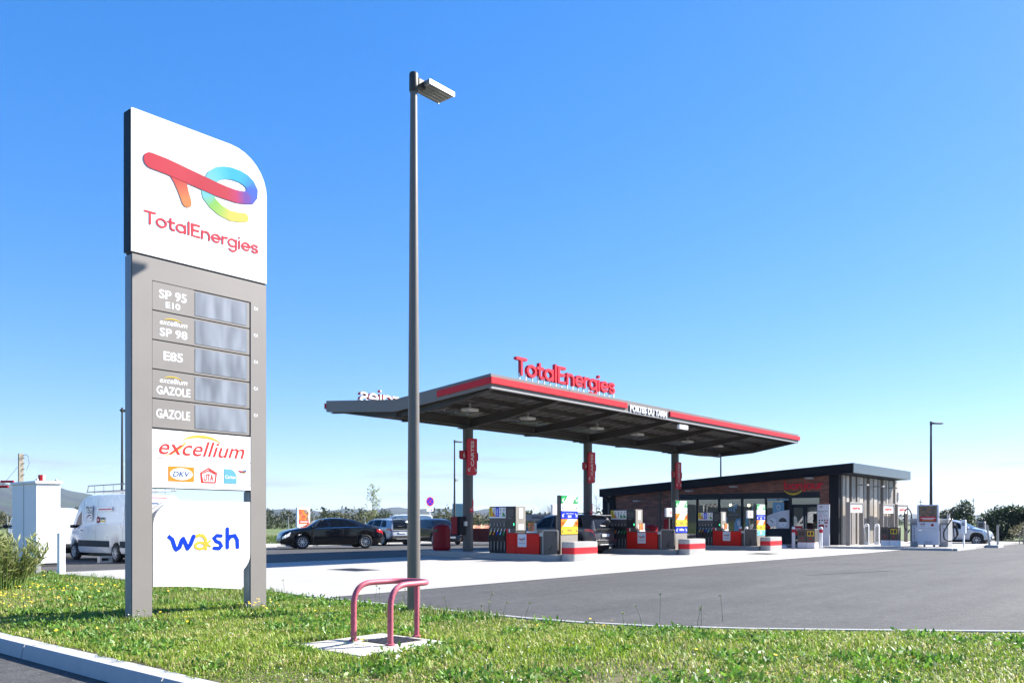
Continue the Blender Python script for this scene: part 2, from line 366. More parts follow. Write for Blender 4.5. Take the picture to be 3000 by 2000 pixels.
    def ribbon(s, pts, w, n0, n1, mi=0, cols=None, cap=True):
        P = [np.array(p[:2], float) for p in pts]; W = list(w) if isinstance(w, (list, tuple)) else [w] * len(P)
        closed = np.linalg.norm(P[0] - P[-1]) < 1e-6 and len(P) > 3
        C = list(cols) if cols else None
        if closed: P = P[:-1]; W = W[:-1]; C = C[:-1] if C else None
        n = len(P); sec = []
        for i in range(n):
            t = (P[(i + 1) % n] - P[i - 1]) if closed else (P[min(i + 1, n - 1)] - P[max(i - 1, 0)])
            L = np.linalg.norm(t); t = t / L if L > 0 else np.array((1., 0)); nn = np.array((-t[1], t[0]))
            k = 1.
            if (closed or 0 < i < n - 1):
                a_ = P[i] - P[i - 1]; la = np.linalg.norm(a_)
                if la > 0: k = 1 / max(.5, abs(np.dot(a_ / la, t)))
            sec.append((P[i] + nn * W[i] / 2 * k, P[i] - nn * W[i] / 2 * k, C[i] if C else s.col))
        if not closed and cap:
            def capsec(p, d, wid, c):
                nn = np.array((-d[1], d[0])); out = []
                for a_ in (25, 50, 75):
                    q = p + d * wid / 2 * math.sin(R(a_)); hw = wid / 2 * math.cos(R(a_)); out.append((q + nn * hw, q - nn * hw, c))
                return out
            d0 = P[0] - P[1]; d0 = d0 / np.linalg.norm(d0); d1 = P[-1] - P[-2]; d1 = d1 / np.linalg.norm(d1)
            pre = [(b_, a_, c) for a_, b_, c in capsec(P[0], d0, W[0], sec[0][2])][::-1]
            sec = pre + sec + capsec(P[-1], d1, W[-1], sec[-1][2])
        m = len(sec); V = []; F = []; CC = []
        for a_, b_, c in sec: V += [(a_[0], a_[1], n0), (b_[0], b_[1], n0), (a_[0], a_[1], n1), (b_[0], b_[1], n1)]; CC += [c] * 4
        for i in range(m if closed else m - 1):
            j = (i + 1) % m; i4, j4 = 4 * i, 4 * j
            F += [(i4 + 2, i4 + 3, j4 + 3, j4 + 2), (i4, j4, j4 + 1, i4 + 1), (i4, i4 + 2, j4 + 2, j4), (i4 + 1, j4 + 1, j4 + 3, i4 + 3)]
        if not closed: F += [(0, 1, 3, 2), (4 * m - 4, 4 * m - 2, 4 * m - 1, 4 * m - 3)]
        return s.add(V, F, mi, CC if cols else None)
    def word(s, string, u, v, sx_, sy_, w, n0, n1, mi=0, scale_to=None):
        tot = sum(GL[c][0] for c in string)
        if scale_to: sx_ = scale_to / tot
        x = u; k = 0
        for c in string:
            adv, strokes = GL[c]
            for st in strokes:
                s.ribbon([(x + p[0] * sx_, v + p[1] * sy_) for p in st], w, n0, n1 + k * .0006, mi); k = (k + 1) % 4
            x += adv * sx_
        return s
    def text(s, string, u, v, h, n, mi=0, width=None, align='c', bold=.0, shear=0., rot=0):
        vv, ff = text_geo(string, bold, shear)
        if not vv: return s
        xs = [p[0] for p in vv]; ys = [p[1] for p in vv]
        w0 = max(xs) - min(xs); h0 = max(ys) - min(ys); k = h / h0; kx = (width / w0) if width else k
        ox = (min(xs) + max(xs)) / 2 if align == 'c' else min(xs); oy = (min(ys) + max(ys)) / 2
        P = []
        for p in vv:
            a_, b_ = (p[0] - ox) * kx, (p[1] - oy) * k
            if rot == 90: a_, b_ = -b_, a_
            P.append((u + a_, v + b_, n))
        return s.add(P, ff, mi)
    def bar(s, u, v, w, h, n, mi=0): return s.box(u - w / 2, u + w / 2, v - h / 2, v + h / 2, n - .001, n, mi)      # a line of print too small to read
    def build(s, name, mats, parent=None, smooth=35):
        me = bpy.data.meshes.new(name); me.from_pydata(s.v, [], s.f)
        for m in (mats if isinstance(mats, (list, tuple)) else [mats]): me.materials.append(MATS[m])
        me.polygons.foreach_set('material_index', s.mi)
        if s.usecol:
            a_ = me.color_attributes.new('Col', 'FLOAT_COLOR', 'POINT')
            a_.data.foreach_set('color', [x for c in s.c for x in (c[0], c[1], c[2], 1)])
        if smooth:
            me.polygons.foreach_set('use_smooth', [True] * len(s.f)); me.set_sharp_from_angle(angle=R(smooth))
        me.update(); o = bpy.data.objects.new(name, me); COL.objects.link(o)
        if parent:
            o.parent = parent
            if parent.type == 'EMPTY': o.matrix_parent_inverse = Matrix.Translation(-Vector(parent.location)) if not parent.get('_local') else Matrix()
        return o
def tag(o, label, cat=None, group=None, kind=None):
    if label: o['label'] = label
    if cat: o['category'] = cat
    if group: o['group'] = group
    if kind: o['kind'] = kind
    return o
def thing(name, label, cat, loc=(0, 0, 0), group=None, rot=None):
    o = bpy.data.objects.new(name, None); COL.objects.link(o); o.location = loc; o.empty_display_size = .2
    if rot is not None: o.rotation_euler = (0, 0, R(rot)); o['_local'] = 1
    return tag(o, label, cat, group)
def struct(o): o['kind'] = 'structure'; return o
def npmesh(name, V, F, mats, cols=None, parent=None, smooth=False, mi=None):
    V = np.asarray(V, np.float32); F = np.asarray(F, np.int32); k = F.shape[1]
    me = bpy.data.meshes.new(name); me.vertices.add(len(V)); me.vertices.foreach_set('co', V.ravel())
    me.loops.add(F.size); me.loops.foreach_set('vertex_index', F.ravel())
    me.polygons.add(len(F)); me.polygons.foreach_set('loop_start', np.arange(0, F.size, k, dtype=np.int32)); me.polygons.foreach_set('loop_total', np.full(len(F), k, np.int32))
    for m in (mats if isinstance(mats, (list, tuple)) else [mats]): me.materials.append(MATS[m])
    if mi is not None: me.polygons.foreach_set('material_index', mi)
    if cols is not None:
        a_ = me.color_attributes.new('Col', 'FLOAT_COLOR', 'POINT'); a_.data.foreach_set('color', np.hstack([np.asarray(cols, np.float32), np.ones((len(V), 1), np.float32)]).ravel())
    if smooth: me.polygons.foreach_set('use_smooth', np.ones(len(F), bool))
    me.update(calc_edges=True); o = bpy.data.objects.new(name, me); COL.objects.link(o)
    if parent:
        o.parent = parent
        if parent.type == 'EMPTY': o.matrix_parent_inverse = Matrix.Translation(-Vector(parent.location))
    return o
def gz(x): return -.07 * min(1, max(0, (x - 24) / 14.))      # the forecourt falls a little towards the shop

# ================================================================== SETTING
def sheet(name, polys, mat, parent=None):
    b = MB()
    for P in polys: b.add(P, [tuple(range(len(P)))])
    return struct(b.build(name, mat, parent, smooth=0))
# far ground, down to the horizon
b = MB(); rad = [0, 60, 200, 600, 2000, 7000]
V = [(0, 0, -.25)]; F = []
for r_ in rad[1:]: V += [(r_ * math.cos(2 * math.pi * k / 48), r_ * math.sin(2 * math.pi * k / 48), -.25) for k in range(48)]
F = [(0, 1 + k, 1 + (k + 1) % 48) for k in range(48)]
for i in range(len(rad) - 2):
    for k in range(48): F.append((1 + i * 48 + k, 1 + (i + 1) * 48 + k, 1 + (i + 1) * 48 + (k + 1) % 48, 1 + i * 48 + (k + 1) % 48))
struct(b.add(V, F).build('ground', 'meadow', smooth=0))
# meadow bank beyond the car park
def mz(x, y):
    d = .763 * x + .647 * y
    return .03 + .42 * min(1, max(0, (d - 46) / 36)) + .05 * math.sin(x * .35) * math.sin(y * .29) * min(1, max(0, (d - 46) / 12))
nx, ny = 70, 40; V = []; F = []
for j in range(ny + 1):
    for i in range(nx + 1):
        x = -40 + 190 * i / nx; y = 38.32 + 160 * (j / ny) ** 1.6; V.append((x, y, mz(x, y)))
for j in range(ny):
    for i in range(nx): a_ = j * (nx + 1) + i; F.append((a_, a_ + 1, a_ + nx + 2, a_ + nx + 1))
struct(npmesh('meadow_ground', V, F, 'meadow', smooth=True))
sheet('meadow_ground', [[(63.6, -60, -.05), (220, -60, -.05), (220, 38, -.05), (63.6, 38, -.05)]], 'meadow')
# asphalt
xs = [3.72, 24, 38, 63.5]
sheet('asphalt_forecourt', [[(xs[i], -45, gz(xs[i])), (xs[i + 1], -45, gz(xs[i + 1])), (xs[i + 1], 38.2, gz(xs[i + 1])), (xs[i], 38.2, gz(xs[i]))] for i in range(3)], 'asphalt')
sheet('access_road', [[(-14, -30, -.13), (3.6, -30, -.13), (3.6, 60, -.13), (-14, 60, -.13)]], 'asphalt')
cx_ = [8.3, 24, 38, 43.45]
slab = sheet('concrete_apron', [[(cx_[i], 12.05, gz(cx_[i]) + .005), (cx_[i + 1], 12.05, gz(cx_[i + 1]) + .005), (cx_[i + 1], 23.2, gz(cx_[i + 1]) + .005), (cx_[i], 23.2, gz(cx_[i]) + .005)] for i in range(3)], 'concrete')
# a dark joint between asphalt lanes and a sealed crack
b = MB(); b.add([(20.6, 7.9, .006), (23.9, 6.9, .006), (23.9, 6.96, .006), (20.6, 7.94, .006)], [(0, 1, 2, 3)])
struct(b.build('road_joint', 'black_rubber', smooth=0))
# grass verge
EDGE = [(8.75, 22.2), (8.85, 19), (9.3, 14.1), (8.97, 12.4), (8.92, 11.2), (8.86, 9), (8.85, 7.2), (8.93, 6.4), (9.2, 5.5), (9.75, 4.45), (10.67, 3.13), (11.6, 1.86), (13.3, .1), (17, -3), (25, -8), (42, -15)]
VERGE = [(3.70, -30), (42, -30)] + EDGE[::-1] + [(9.55, 25.9), (9.6, 30), (3.70, 30)]
b = MB(); b.add([(x, y, .022) for x, y in VERGE], [tuple(range(len(VERGE)))]); struct(b.build('verge_ground', 'soil', smooth=0))
# thin flush kerb where the verge meets the asphalt
def densify(P, step=.4):
    out = []
    for a_, c_ in zip(P[:-1], P[1:]):
        n = max(1, int(math.dist(a_, c_) / step)); out += [(a_[0] + (c_[0] - a_[0]) * i / n, a_[1] + (c_[1] - a_[1]) * i / n) for i in range(n)]
    return out + [P[-1]]
struct(MB().ribbon(densify(EDGE), .10, -.05, .040, cap=False).build('edge_kerb', 'dirty_white', smooth=0))
k_ = struct(MB().box(3.58, 3.70, -12, 30, -.3, -.125).build('kerb', 'kerbstone', smooth=0))
y0 = -11.1
while y0 < 28:
    b = MB(); w = 2.985; a_ = .008
    P = [(3.51, -.14), (3.53, -.03), (3.555, .018), (3.71, .03), (3.71, -.14)]
    V = [(p[0], y0 + .006, p[1]) for p in P] + [(p[0], y0 + w, p[1]) for p in P]
    b.add(V, [(0, 1, 2, 3, 4), (9, 8, 7, 6, 5)] + [(i, 5 + i, 5 + (i + 1) % 5, (i + 1) % 5) for i in range(5)])
    b.build('kerb_stone', 'kerbstone', k_, smooth=50); y0 += 3.0
k2 = struct(MB().box(12, 63, 38.24, 38.36, -.3, -.02).build('far_kerb', 'kerbstone', smooth=0))
for i in range(26):
    x = 12.2 + i * 1.95; MB().box(x, x + 1.93, 38.18, 38.38, gz(x) - .1, gz(x) + .14, b=.015).build('kerb_stone', 'kerbstone', k2)

# pavement platform round the shop
pz = .04
P = [(43.5, 9.75), (47.6, 9.75), (60.5, 9.75), (60.5, 15.97), (46.0, 15.97), (46.0, 32), (45.2, 32), (45.2, 17.4), (43.5, 16.2)]
b = MB().prism(P, -.25, pz - .004); pav = struct(b.build('pavement', 'concrete', smooth=0))
for i in range(6):
    y = 9.85 + i * 1.05; MB().box(43.38, 43.52, y, y + 1.035, -.25, pz + .003, b=.012).build('kerb_stone', 'kerbstone', pav)
for i in range(4):
    x = 43.54 + i * .95; MB().box(x, x + .935, 9.66, 9.82, -.25, pz + .003, b=.012).build('kerb_stone', 'kerbstone', pav)

# hills round the horizon
def hill_h(a):      # height of the far ridge against world angle (deg)
    pts = [(-90, 14), (-20, 14), (6, 14), (16, 15), (30, 16), (36, 18), (39, 22), (42, 34), (44, 30), (46, 40), (48, 36), (52, 30), (57, 36), (60, 46), (64, 58), (68, 72), (72, 96), (78, 110), (95, 90), (130, 60), (170, 30), (270, 14)]
    return float(np.interp(a, [p[0] for p in pts], [p[1] for p in pts]))
na, nr = 420, 26; V = []; F = []
ph = rng.uniform(0, 6.28, 8)
for i in range(na + 1):
    a = -60 + 220 * i / na
    wob = sum(math.sin(a * (.7 + .9 * k) + ph[k]) / (1.5 + k) for k in range(8))
    for j in range(nr + 1):
        t = j / nr; r_ = 500 + 3400 * t
        s_ = max(0, math.sin(min(1, t / .62) * math.pi / 2)) ** 2 if t < .62 else math.cos((t - .62) / .38 * math.pi / 2)
        h = hill_h(a) * s_ * (1 + .07 * wob) + 3.5 * math.sin(a * 1.9 + t * 9) * s_ * math.sin(t * 3.1) + rng.uniform(-1.2, 1.2) * s_ * (1.6 if .5 < t < .7 else 1)
        V.append((r_ * math.cos(R(a)), r_ * math.sin(R(a)), -1 + h))
for i in range(na):
    for j in range(nr): q = i * (nr + 1) + j; F.append((q, q + nr + 1, q + nr + 2, q + 1))
struct(npmesh('hills', V, F, 'hill', smooth=True))
# air between here and the hills
hz = MB().box(-300, 4300, -1500, 4300, -4, 150).build('haze', 'white', smooth=0)
m = bpy.data.materials.new('haze_air'); m.use_nodes = True; nt = m.node_tree; nt.nodes.clear()
o_ = nt.nodes.new('ShaderNodeOutputMaterial'); pv = nt.nodes.new('ShaderNodeVolumePrincipled')
pv.inputs['Color'].default_value = (.55, .72, 1, 1); pv.inputs['Density'].default_value = .00008; pv.inputs['Anisotropy'].default_value = .2
nt.links.new(pv.outputs[0], o_.inputs['Volume']); hz.data.materials.clear(); hz.data.materials.append(m); hz['kind'] = 'stuff'
tag(hz, 'thin pale haze lying over the far hills', 'haze')

# ================================================================== PRICE TOTEM
TX, TY = 5.28, 11.11          # front left corner of the totem
tot = thing('price_totem', 'tall grey price totem with curved white top panel in the grass verge', 'sign', (6.3, 11.2, 0))
E2 = [(5.53, 6.82), (5.53, 6.82)]
F0 = FY(0, TY, 0)
b = MB(F0)
b.rr(5.30, 5.572, -.1, 4.9, 0, -.155, 0).build('left_post', 'taupe', tot)
MB(F0).rr(7.085, 7.349, -.1, 4.9, 0, -.155, 0).build('right_post', 'taupe', tot)
MB(F0).rr(5.572, 7.085, 4.60, 4.9, 0, -.155, 0).build('header', 'taupe', tot)
b = MB(F0)
b.box(5.279, 5.297, -.1, 4.88, -.16, -.012); b.build('side_trim', 'side_grey', tot)
MB(F0).box(7.066, 7.084, -.1, 1.78, -.16, -.012).build('side_trim', 'side_grey', tot)
b = MB(F0); b.rr(5.574, 7.083, 1.79, 4.598, 0, -.14, -.03); b.build('core', 'dark_grey', tot)
tp = MB(F0); tp.rr(5.279, 7.349, 4.925, 6.83, (0, 0, .60, .02), -.165, .012)
tp = tp.build('top_panel', 'white', tot)
MB(F0).rr(5.262, 5.278, 4.925, 6.80, 0, -.165, .0).build('panel_side', 'navy2', tp)
MB(F0).rr(5.285, 7.343, 4.902, 4.924, 0, -.15, -.01).build('shadow_gap', 'black', tot)
# emblem
rd, rd2, mg, pu, bl, bl2, cy, lc, gr_, ye, org = (.40, .018, .026), (.36, .008, .018), (.34, .008, .075), (.10, .025, .24), (.012, .065, .38), (.0, .16, .46), (.0, .27, .48), (.10, .36, .44), (.16, .36, .05), (.46, .39, .06), (.45, .15, .035)
def emblem(b, ox, oz, k, n0, n1):
    q = lambda L: [(ox + p[0] * k, oz + p[1] * k) for p in L]
    low = [(6.42, 6.12), (6.37, 6.05), (6.385, 5.968), (6.464, 5.885), (6.579, 5.821), (6.735, 5.785), (6.874, 5.80), (6.975, 5.825)]
    b.ribbon(q(low), [k * w for w in (.19, .19, .18, .17, .16, .15, .14, .13)], n0, n1, cols=[lc, lc, (.12, .36, .34), gr_, (.24, .38, .06), ye, ye, ye])
    st = [(5.93, 6.14), (5.965, 6.05), (6.005, 5.94), (6.046, 5.834), (6.06, 5.79)]
    b.ribbon(q(st), [k * w for w in (.26, .20, .165, .155, .15)], n0, n1 + .0015, cols=[rd, (.42, .045, .025), (.44, .09, .03), org, org])
    hk = [(6.975, 6.115), (7.05, 6.14), (7.092, 6.20), (7.096, 6.27), (7.06, 6.335), (6.995, 6.378), (6.894, 6.405), (6.755, 6.405), (6.65, 6.385), (6.55, 6.345), (6.46, 6.27), (6.42, 6.19)]
    b.ribbon(q(hk), [k * w for w in (.18, .19, .19, .19, .18, .18, .175, .175, .175, .175, .175, .18)], n0, n1 + .003,
             cols=[pu, (.045, .05, .32), bl, bl, bl2, (.0, .22, .48), cy, cy, (.025, .31, .48), (.06, .34, .46), lc, lc])
    br = [(5.551, 6.205), (5.771, 6.195), (5.983, 6.170), (6.238, 6.140), (6.483, 6.109), (6.676, 6.097), (6.834, 6.095), (6.975, 6.115)]
    b.ribbon(q(br), [k * w for w in (.215, .215, .21, .205, .20, .19, .185, .18)], n0, n1 + .0045, cols=[rd, rd, rd, rd2, rd2, rd2, mg, pu])
    return b
emblem(MB(F0), 0, 0, 1, .0125, .018).build('emblem', 'emblem', tp, smooth=20)
MB(F0).word('TotalEnergies', 5.455, 5.335, 0, .132, .026, .0125, .018, scale_to=1.755).build('lettering', 'logo_red', tp, smooth=20)
# price rows
rows = [('SP 95', 'E10'), ('x', 'SP 98'), ('E85',), ('x', 'GAZOLE'), ('GAZOLE',)]
def swoosh(b, u, v, k, n, mi=1):    # yellow crescent of the fuel brand
    P = arc(u, v, .5 * k, 20, 160, 16, .20 * k); Q = arc(u, v - .04 * k, .5 * k, 160, 20, 16, .18 * k)
    W = [.012 * k + .05 * k * math.sin(math.pi * i / 16) ** 1.0 for i in range(17)]
    return b.ribbon(P, W, n, n + .002, mi)
for i, row in enumerate(rows):
    v1 = 4.592 - i * .398; v0 = v1 - .382
    pl = MB(F0).rr(5.578, 6.178, v0, v1, .006, -.03, -.004).build('price_label', 'taupe', tot)
    b = MB(F0); n = -.0025
    if row[0] == 'x':
        b.text('excellium', 5.88, v1 - .128, .072, n, 0, width=.40, shear=.25, bold=.008); swoosh(b, 5.865, v1 - .125, .27, n + .001)
        b.text(row[1], 5.88, v1 - .268, .115, n, 0, width=.40 if row[1] == 'SP 98' else .49, bold=.022)
    elif len(row) == 2:
        b.text(row[0], 5.87, v1 - .15, .125, n, 0, width=.40, bold=.022); b.text(row[1], 5.87, v1 - .285, .085, n, 0, width=.21, bold=.022)
    else: b.text(row[0], 5.875, v1 - .19, .125, n, 0, width=.28 if row[0] == 'E85' else .49, bold=.022)
    b.build('price_lettering', ['white', 'wash_yellow'], pl, smooth=0)
    fr = MB(F0).rr(6.182, 7.08, v0, v1, .006, -.03, -.010).build('price_frame', 'taupe', tot)
    MB(F0).rr(6.20, 7.025, v0 + .03, v1 - .02, .01, -.0095, -.006).build('price_display', 'price_blur', fr)
    MB(F0).text('€/l', 7.165, v1 - .075, .05, .0012, bold=.01).build('unit_lettering', 'white', fr, smooth=0)
pe = MB(F0).rr(5.574, 7.083, 2.205, 2.592, .004, -.03, -.003).build('fuel_panel', 'white', tot)
b = MB(F0); b.text('excellium', 6.325, 2.365, .215, .0, 0, width=1.31, shear=.3, bold=.004)
swoosh(b, 6.30, 2.415, .62, -.0015); b.ribbon([(5.73, 2.237), (5.85, 2.27), (5.98, 2.36), (6.06, 2.44)], [.006, .022, .03, .02], -.0025, -.001, 1); b.build('fuel_lettering', ['exc_red', 'wash_yellow'], pe, smooth=0)
pc = MB(F0).rr(5.574, 7.083, 1.858, 2.197, .004, -.03, -.003).build('card_panel', 'white', tot)
MB(F0).rr(5.574, 7.083, 1.80, 1.852, .004, -.05, -.001).build('lower_rail', 'white_flat', tot)
b = MB(F0); b.rr(5.80, 6.18, 1.892, 2.10, .01, -.0028, 0, 1); b.disc(5.99, 1.996, .168, .0005, .002, 0, ry=.082); b.text('DKV', 5.99, 1.996, .075, .0035, 2, width=.25, shear=.2, bold=.02)
b.build('card_emblem', ['white', 'orange', 'navytext'], pc, smooth=0)
b = MB(F0); P = [(6.285, 2.03), (6.405, 2.095), (6.525, 2.03), (6.505, 1.895), (6.305, 1.895), (6.285, 2.03)]
b.ribbon(densify(P[:-1], .05) + [P[0]], .02, -.0028, 0, 0, cap=False); b.text('UTA', 6.405, 1.965, .10, .0, 0, width=.15, bold=.015); b.ribbon([(6.31, 2.02), (6.405, 2.065), (6.50, 2.02)], .016, -.0028, .0, 0)
b.build('card_emblem', ['exc_red'], pc, smooth=0)
b = MB(F0); b.rr(6.645, 6.85, 1.89, 2.10, (0, 0, .12, 0), -.0028, 0, 0); b.text('Cartes', 6.745, 1.985, .048, .001, 1, width=.17, bold=.012); b.build('card_emblem', ['teal', 'white'], pc, smooth=0)
emblem(MB(F0), 6.945 - 6.32 * .075, 2.07 - 6.1 * .075, .075, -.0028, -.001).build('card_emblem', 'emblem', pc, smooth=0)
# wash plate
P = arc(5.95, 1.265, .362, 90, 180, 10) + [(5.588, .455), (5.80, .447), (6.05, .432), (6.94, .34), (6.94, .56)] + arc(6.78, .86, .295, -52, 0, 6) + [(7.075, 1.626)]
pw = MB(F0).prism(P, -.05, -.004).build('wash_panel', 'white', tot)
MB(F0).prism([(5.59, 1.20), (5.66, 1.35), (5.80, 1.55), (5.92, 1.622), (5.75, 1.60), (5.59, 1.50)], -.11, -.055).build('wash_bracket', 'offwhite', pw)
b = MB(F0)
b.ribbon([(5.80, 1.14), (5.86, 1.09), (5.90, .97), (5.915, .95)], [.05, .055, .055, .05], -.004, .0, 0, cap=False)
b.ribbon([(5.92, .95), (5.965, .98), (6.0, 1.08), (6.02, 1.1)], .055, -.004, .0005, 0); b.ribbon([(6.02, 1.1), (6.045, 1.05), (6.085, .96)], .055, -.004, .001, 0); b.ribbon([(6.085, .96), (6.13, 1.02), (6.175, 1.13)], .055, -.004, .0015, 0)
b.ribbon(arc(6.275, .995, .075, 0, 360, 20, .045), .038, -.004, .0, 1); b.ribbon([(6.205, 1.125), (6.26, 1.145), (6.32, 1.135), (6.355, 1.09), (6.36, 1.02), (6.362, .95)], .045, -.004, .0005, 1); b.ribbon([(6.385, 1.03), (6.43, 1.065)], .026, -.004, .001, 1); b.ribbon([(6.385, 1.015), (6.43, .985)], .026, -.004, .0013, 1)
b.ribbon([(6.60, 1.13), (6.53, 1.135), (6.49, 1.10), (6.52, 1.055), (6.58, 1.03), (6.605, .985), (6.57, .95), (6.49, .955)], .05, -.004, .0, 0)
b.ribbon([(6.70, 1.23), (6.70, .96)], .055, -.004, .0, 0); b.ribbon([(6.70, 1.06), (6.75, 1.12), (6.82, 1.13), (6.86, 1.07), (6.865, .96)], .055, -.004, .0005, 0)
b.build('wash_lettering', ['wash_blue', 'wash_yellow'], pw, smooth=0)
MB(F0).box(5.36, 7.27, -.35, -.02, -.16, .03).build('footing', 'concrete', tot)

# ================================================================== STREET LAMPS
def lamp(x, y, z0, H, label, group='street lamps', far=True, r0=.095, camera=False, ang=0.):
    t = thing('street_lamp', label, 'street lamp', (x, y, z0), group)
    b = MB(T((x, y, z0)))
    b.lathe([(r0, -.2), (r0, .9), (r0 * .98, 1.2), (r0 * .52, H - .02)], 20 if not far else 10); b.build('pole', 'taupe_pole' if not far else 'steel_taupe', t)
    m = T((x, y, z0)) @ RZ(ang)
    b = MB(m); b.lathe([(r0 * .66, H - .25), (r0 * .7, H - .24), (r0 * .7, H), (r0 * .6, H + .02), (0, H + .02)], 16 if not far else 8); b.build('collar', 'steel_taupe', t)
    b = MB(m); b.box(.06, .20, -.045, .045, H - .16, H - .03, b=.01); b.build('bracket', 'steel_taupe', t)
    b = MB(m)
    if far: b.box(.18, .82, -.16, .16, H - .15, H - .06, b=.02); b.build('head', 'steel_taupe', t)
    else:
        b.box(.16, .68, -.16, .16, H - .105, H - .045, b=.006)       # shell, open underneath
        h = b.build('head', 'galv', t)
        b = MB(m); b.box(.165, .675, -.155, .155, H - .114, H - .107); b.box(.16, .68, -.17, -.1605, H - .122, H - .05); b.box(.16, .68, .1605, .17, H - .122, H - .05); b.build('head_rim', 'galv', h)
        for k in range(4):
            yy = -.105 + k * .07
            b = MB(m); b.box(.20, .38, yy - .024, yy + .024, H - .120, H - .1145, 0); b.box(.41, .65, yy - .026, yy + .026, H - .124, H - .1145, 1)
            for q in range(6): b.disc(.43 + q * .036, yy, .014, H - .128, H - .124, 2, 8)
            b.build('led_module', ['mid_grey', 'lgrey', 'offwhite'], h, smooth=0)
        b = MB(m); b.box(-.02, .02, r0 - .01, r0 + .012, .55, .95, b=.004); b.build('access_door', 'taupe_pole', t)
    if camera:
        b = MB(m); b.tube([(0, 0, H * .56), (.12, 0, H * .57)], .025, 6); b.box(.1, .42, -.06, .06, H * .575, H * .60, b=.01); b.build('camera_housing', 'lgrey', t)
    return t
lamp(8.45, 9.04, 0, 7.83, 'tall grey lamp post in the verge behind the pink barrier', far=False)
lamp(50.3, 48.9, 0, 8.0, 'thin lamp post with a camera seen beside the numbered column six', camera=True)
lamp(64.6, 32.1, -.1, 8.0, 'thin dark lamp post standing behind the shop roof')
lamp(61.7, 15.3, -.1, 8.1, 'dark lamp post behind the vacuum cleaners to the side of the shop', ang=-40, r0=.11)
lamp(23.2, 49.9, 0, 8.0, 'lamp post half hidden behind the left post of the price totem', ang=60, camera=True)

# ================================================================== PINK HOOP BARRIER ON ITS PAD
pad = thing('service_pad', 'pale concrete pad with a dark grating under the pink barrier', 'pad', (5.9, 6.95, 0))
b = MB(); b.box(5.28, 6.52, 6.40, 7.52, -.1, .045, b=.012); b.build('slab', 'pad', pad)
b = MB(); b.box(5.93, 6.42, 6.72, 7.16, .035, .049); g_ = b.build('grating', 'grate', pad)
for i in range(8):
    MB().box(5.94 + i * .06, 5.975 + i * .06, 6.73, 7.15, .049, .056).build('bar', 'grate', g_)
hb = thing('hoop_barrier', 'faded pink tubular hoop barrier on a concrete pad', 'barrier', (6.1, 6.95, .06))
def fil(P, r_, n=6):        # round the corners of a 3D path
    P = [Vector(p) for p in P]; out = [P[0]]
    for i in range(1, len(P) - 1):
        a_ = (P[i - 1] - P[i]); c_ = (P[i + 1] - P[i]); ra = min(r_, a_.length * .49, c_.length * .49)
        p0 = P[i] + a_.normalized() * ra; p1 = P[i] + c_.normalized() * ra
        for k in range(n + 1):
            t = k / n; out.append(p0 * (1 - t) ** 2 + P[i] * 2 * t * (1 - t) + p1 * t * t)
    return out + [P[-1]]
zt = .668
path = fil([(5.89, 7.25, .04), (5.89, 7.25, zt), (6.55, 7.20, zt), (6.60, 6.74, zt), (5.92, 6.69, zt), (5.92, 6.69, .04)], .24, 10)
MB().tube(path, .031, 14).build('hoop', 'pinkred', hb)
MB().tube([(6.56, 6.97, .04), (6.56, 6.97, .65)], .029, 12).build('leg', 'pinkred', hb)
for x, y in ((5.89, 7.25), (5.92, 6.69), (6.56, 6.97)): MB().lathe([(.05, .045), (.05, .06), (.033, .065)], 12, cx=x, cy=y).build('foot', 'pinkred', hb)

# ================================================================== CANOPY
CXS = [23.2, 31.0, 38.8]; CY_ = 21.85
can = thing('forecourt_canopy', 'long grey forecourt canopy with red band on three round columns', 'canopy', (31.7, CY_, 0))
ctop = lambda y: float(np.interp(y, [17.4, 21.85, 25.6], [5.9, 5.5, 5.8]))
F0 = FY(0, 17.4, 0)
seg = [19.5, 23.6, 27.2, 30.4, 34.0, 37.4, 40.8, 44.0]
for a_, c_ in zip(seg[:-1], seg[1:]):
    MB(F0).box(a_ + .004, c_ - .004, 5.505, 5.9, -.06, 0, b=.004).build('fascia_panel', 'taupe_canopy', can)
for a_, c_ in ((19.46, 23.4), (23.405, 27.19), (30.41, 33.9), (33.905, 37.4), (37.405, 40.9), (40.905, 44.06)):
    MB(F0).rr(a_, c_, 5.59, 5.79, 0, .002, .07).build('red_band', 'red', can)
MB(F0).box(19.52, 43.98, 5.44, 5.50, -.10, .012, b=.004).build('drip_edge', 'lgrey', can)
lt = MB(F0); lt.text('PORTES DU TARN', 28.79, 5.635, .25, .045, 0, width=2.75, bold=.03)
vv = lt.v[:]; b = MB(F0); b.text('PORTES DU TARN', 28.815, 5.62, .25, .004, 1, width=2.75, bold=.03); b.text('PORTES DU TARN', 28.79, 5.635, .25, .05, 0, width=2.75, bold=.03)
for q in range(8): b.text('PORTES DU TARN', 28.79, 5.635, .25, .008 + q * .005, 0, width=2.75, bold=.03)
b.build('name_lettering', ['white', 'dark_grey'], can, smooth=0)
def endface(X, name):
    m = Matrix(((0, 0, 1, X), (1, 0, 0, 0), (0, 1, 0, 0), (0, 0, 0, 1)))
    for ys in ((17.462, 21.85), (21.856, 25.54)):
        P = [(ys[0], ctop(ys[0]) - .42), (ys[1], ctop(ys[1]) - .42), (ys[1], ctop(ys[1])), (ys[0], ctop(ys[0]))]
        MB(m).prism(P, -.03, .03).build(name, 'taupe_canopy', can)
    return m
m = endface(19.53, 'end_fascia'); P = [(17.40, 5.592), (19.72, ctop(19.72) - .31), (19.72, ctop(19.72) - .11), (17.40, 5.788)]
MB(m).prism(P, -.075, -.034).build('red_band', 'red', can); endface(43.97, 'end_fascia')
FB = lambda y: Matrix(((-1, 0, 0, 0), (0, 0, 1, y), (0, 1, 0, 0), (0, 0, 0, 1)))
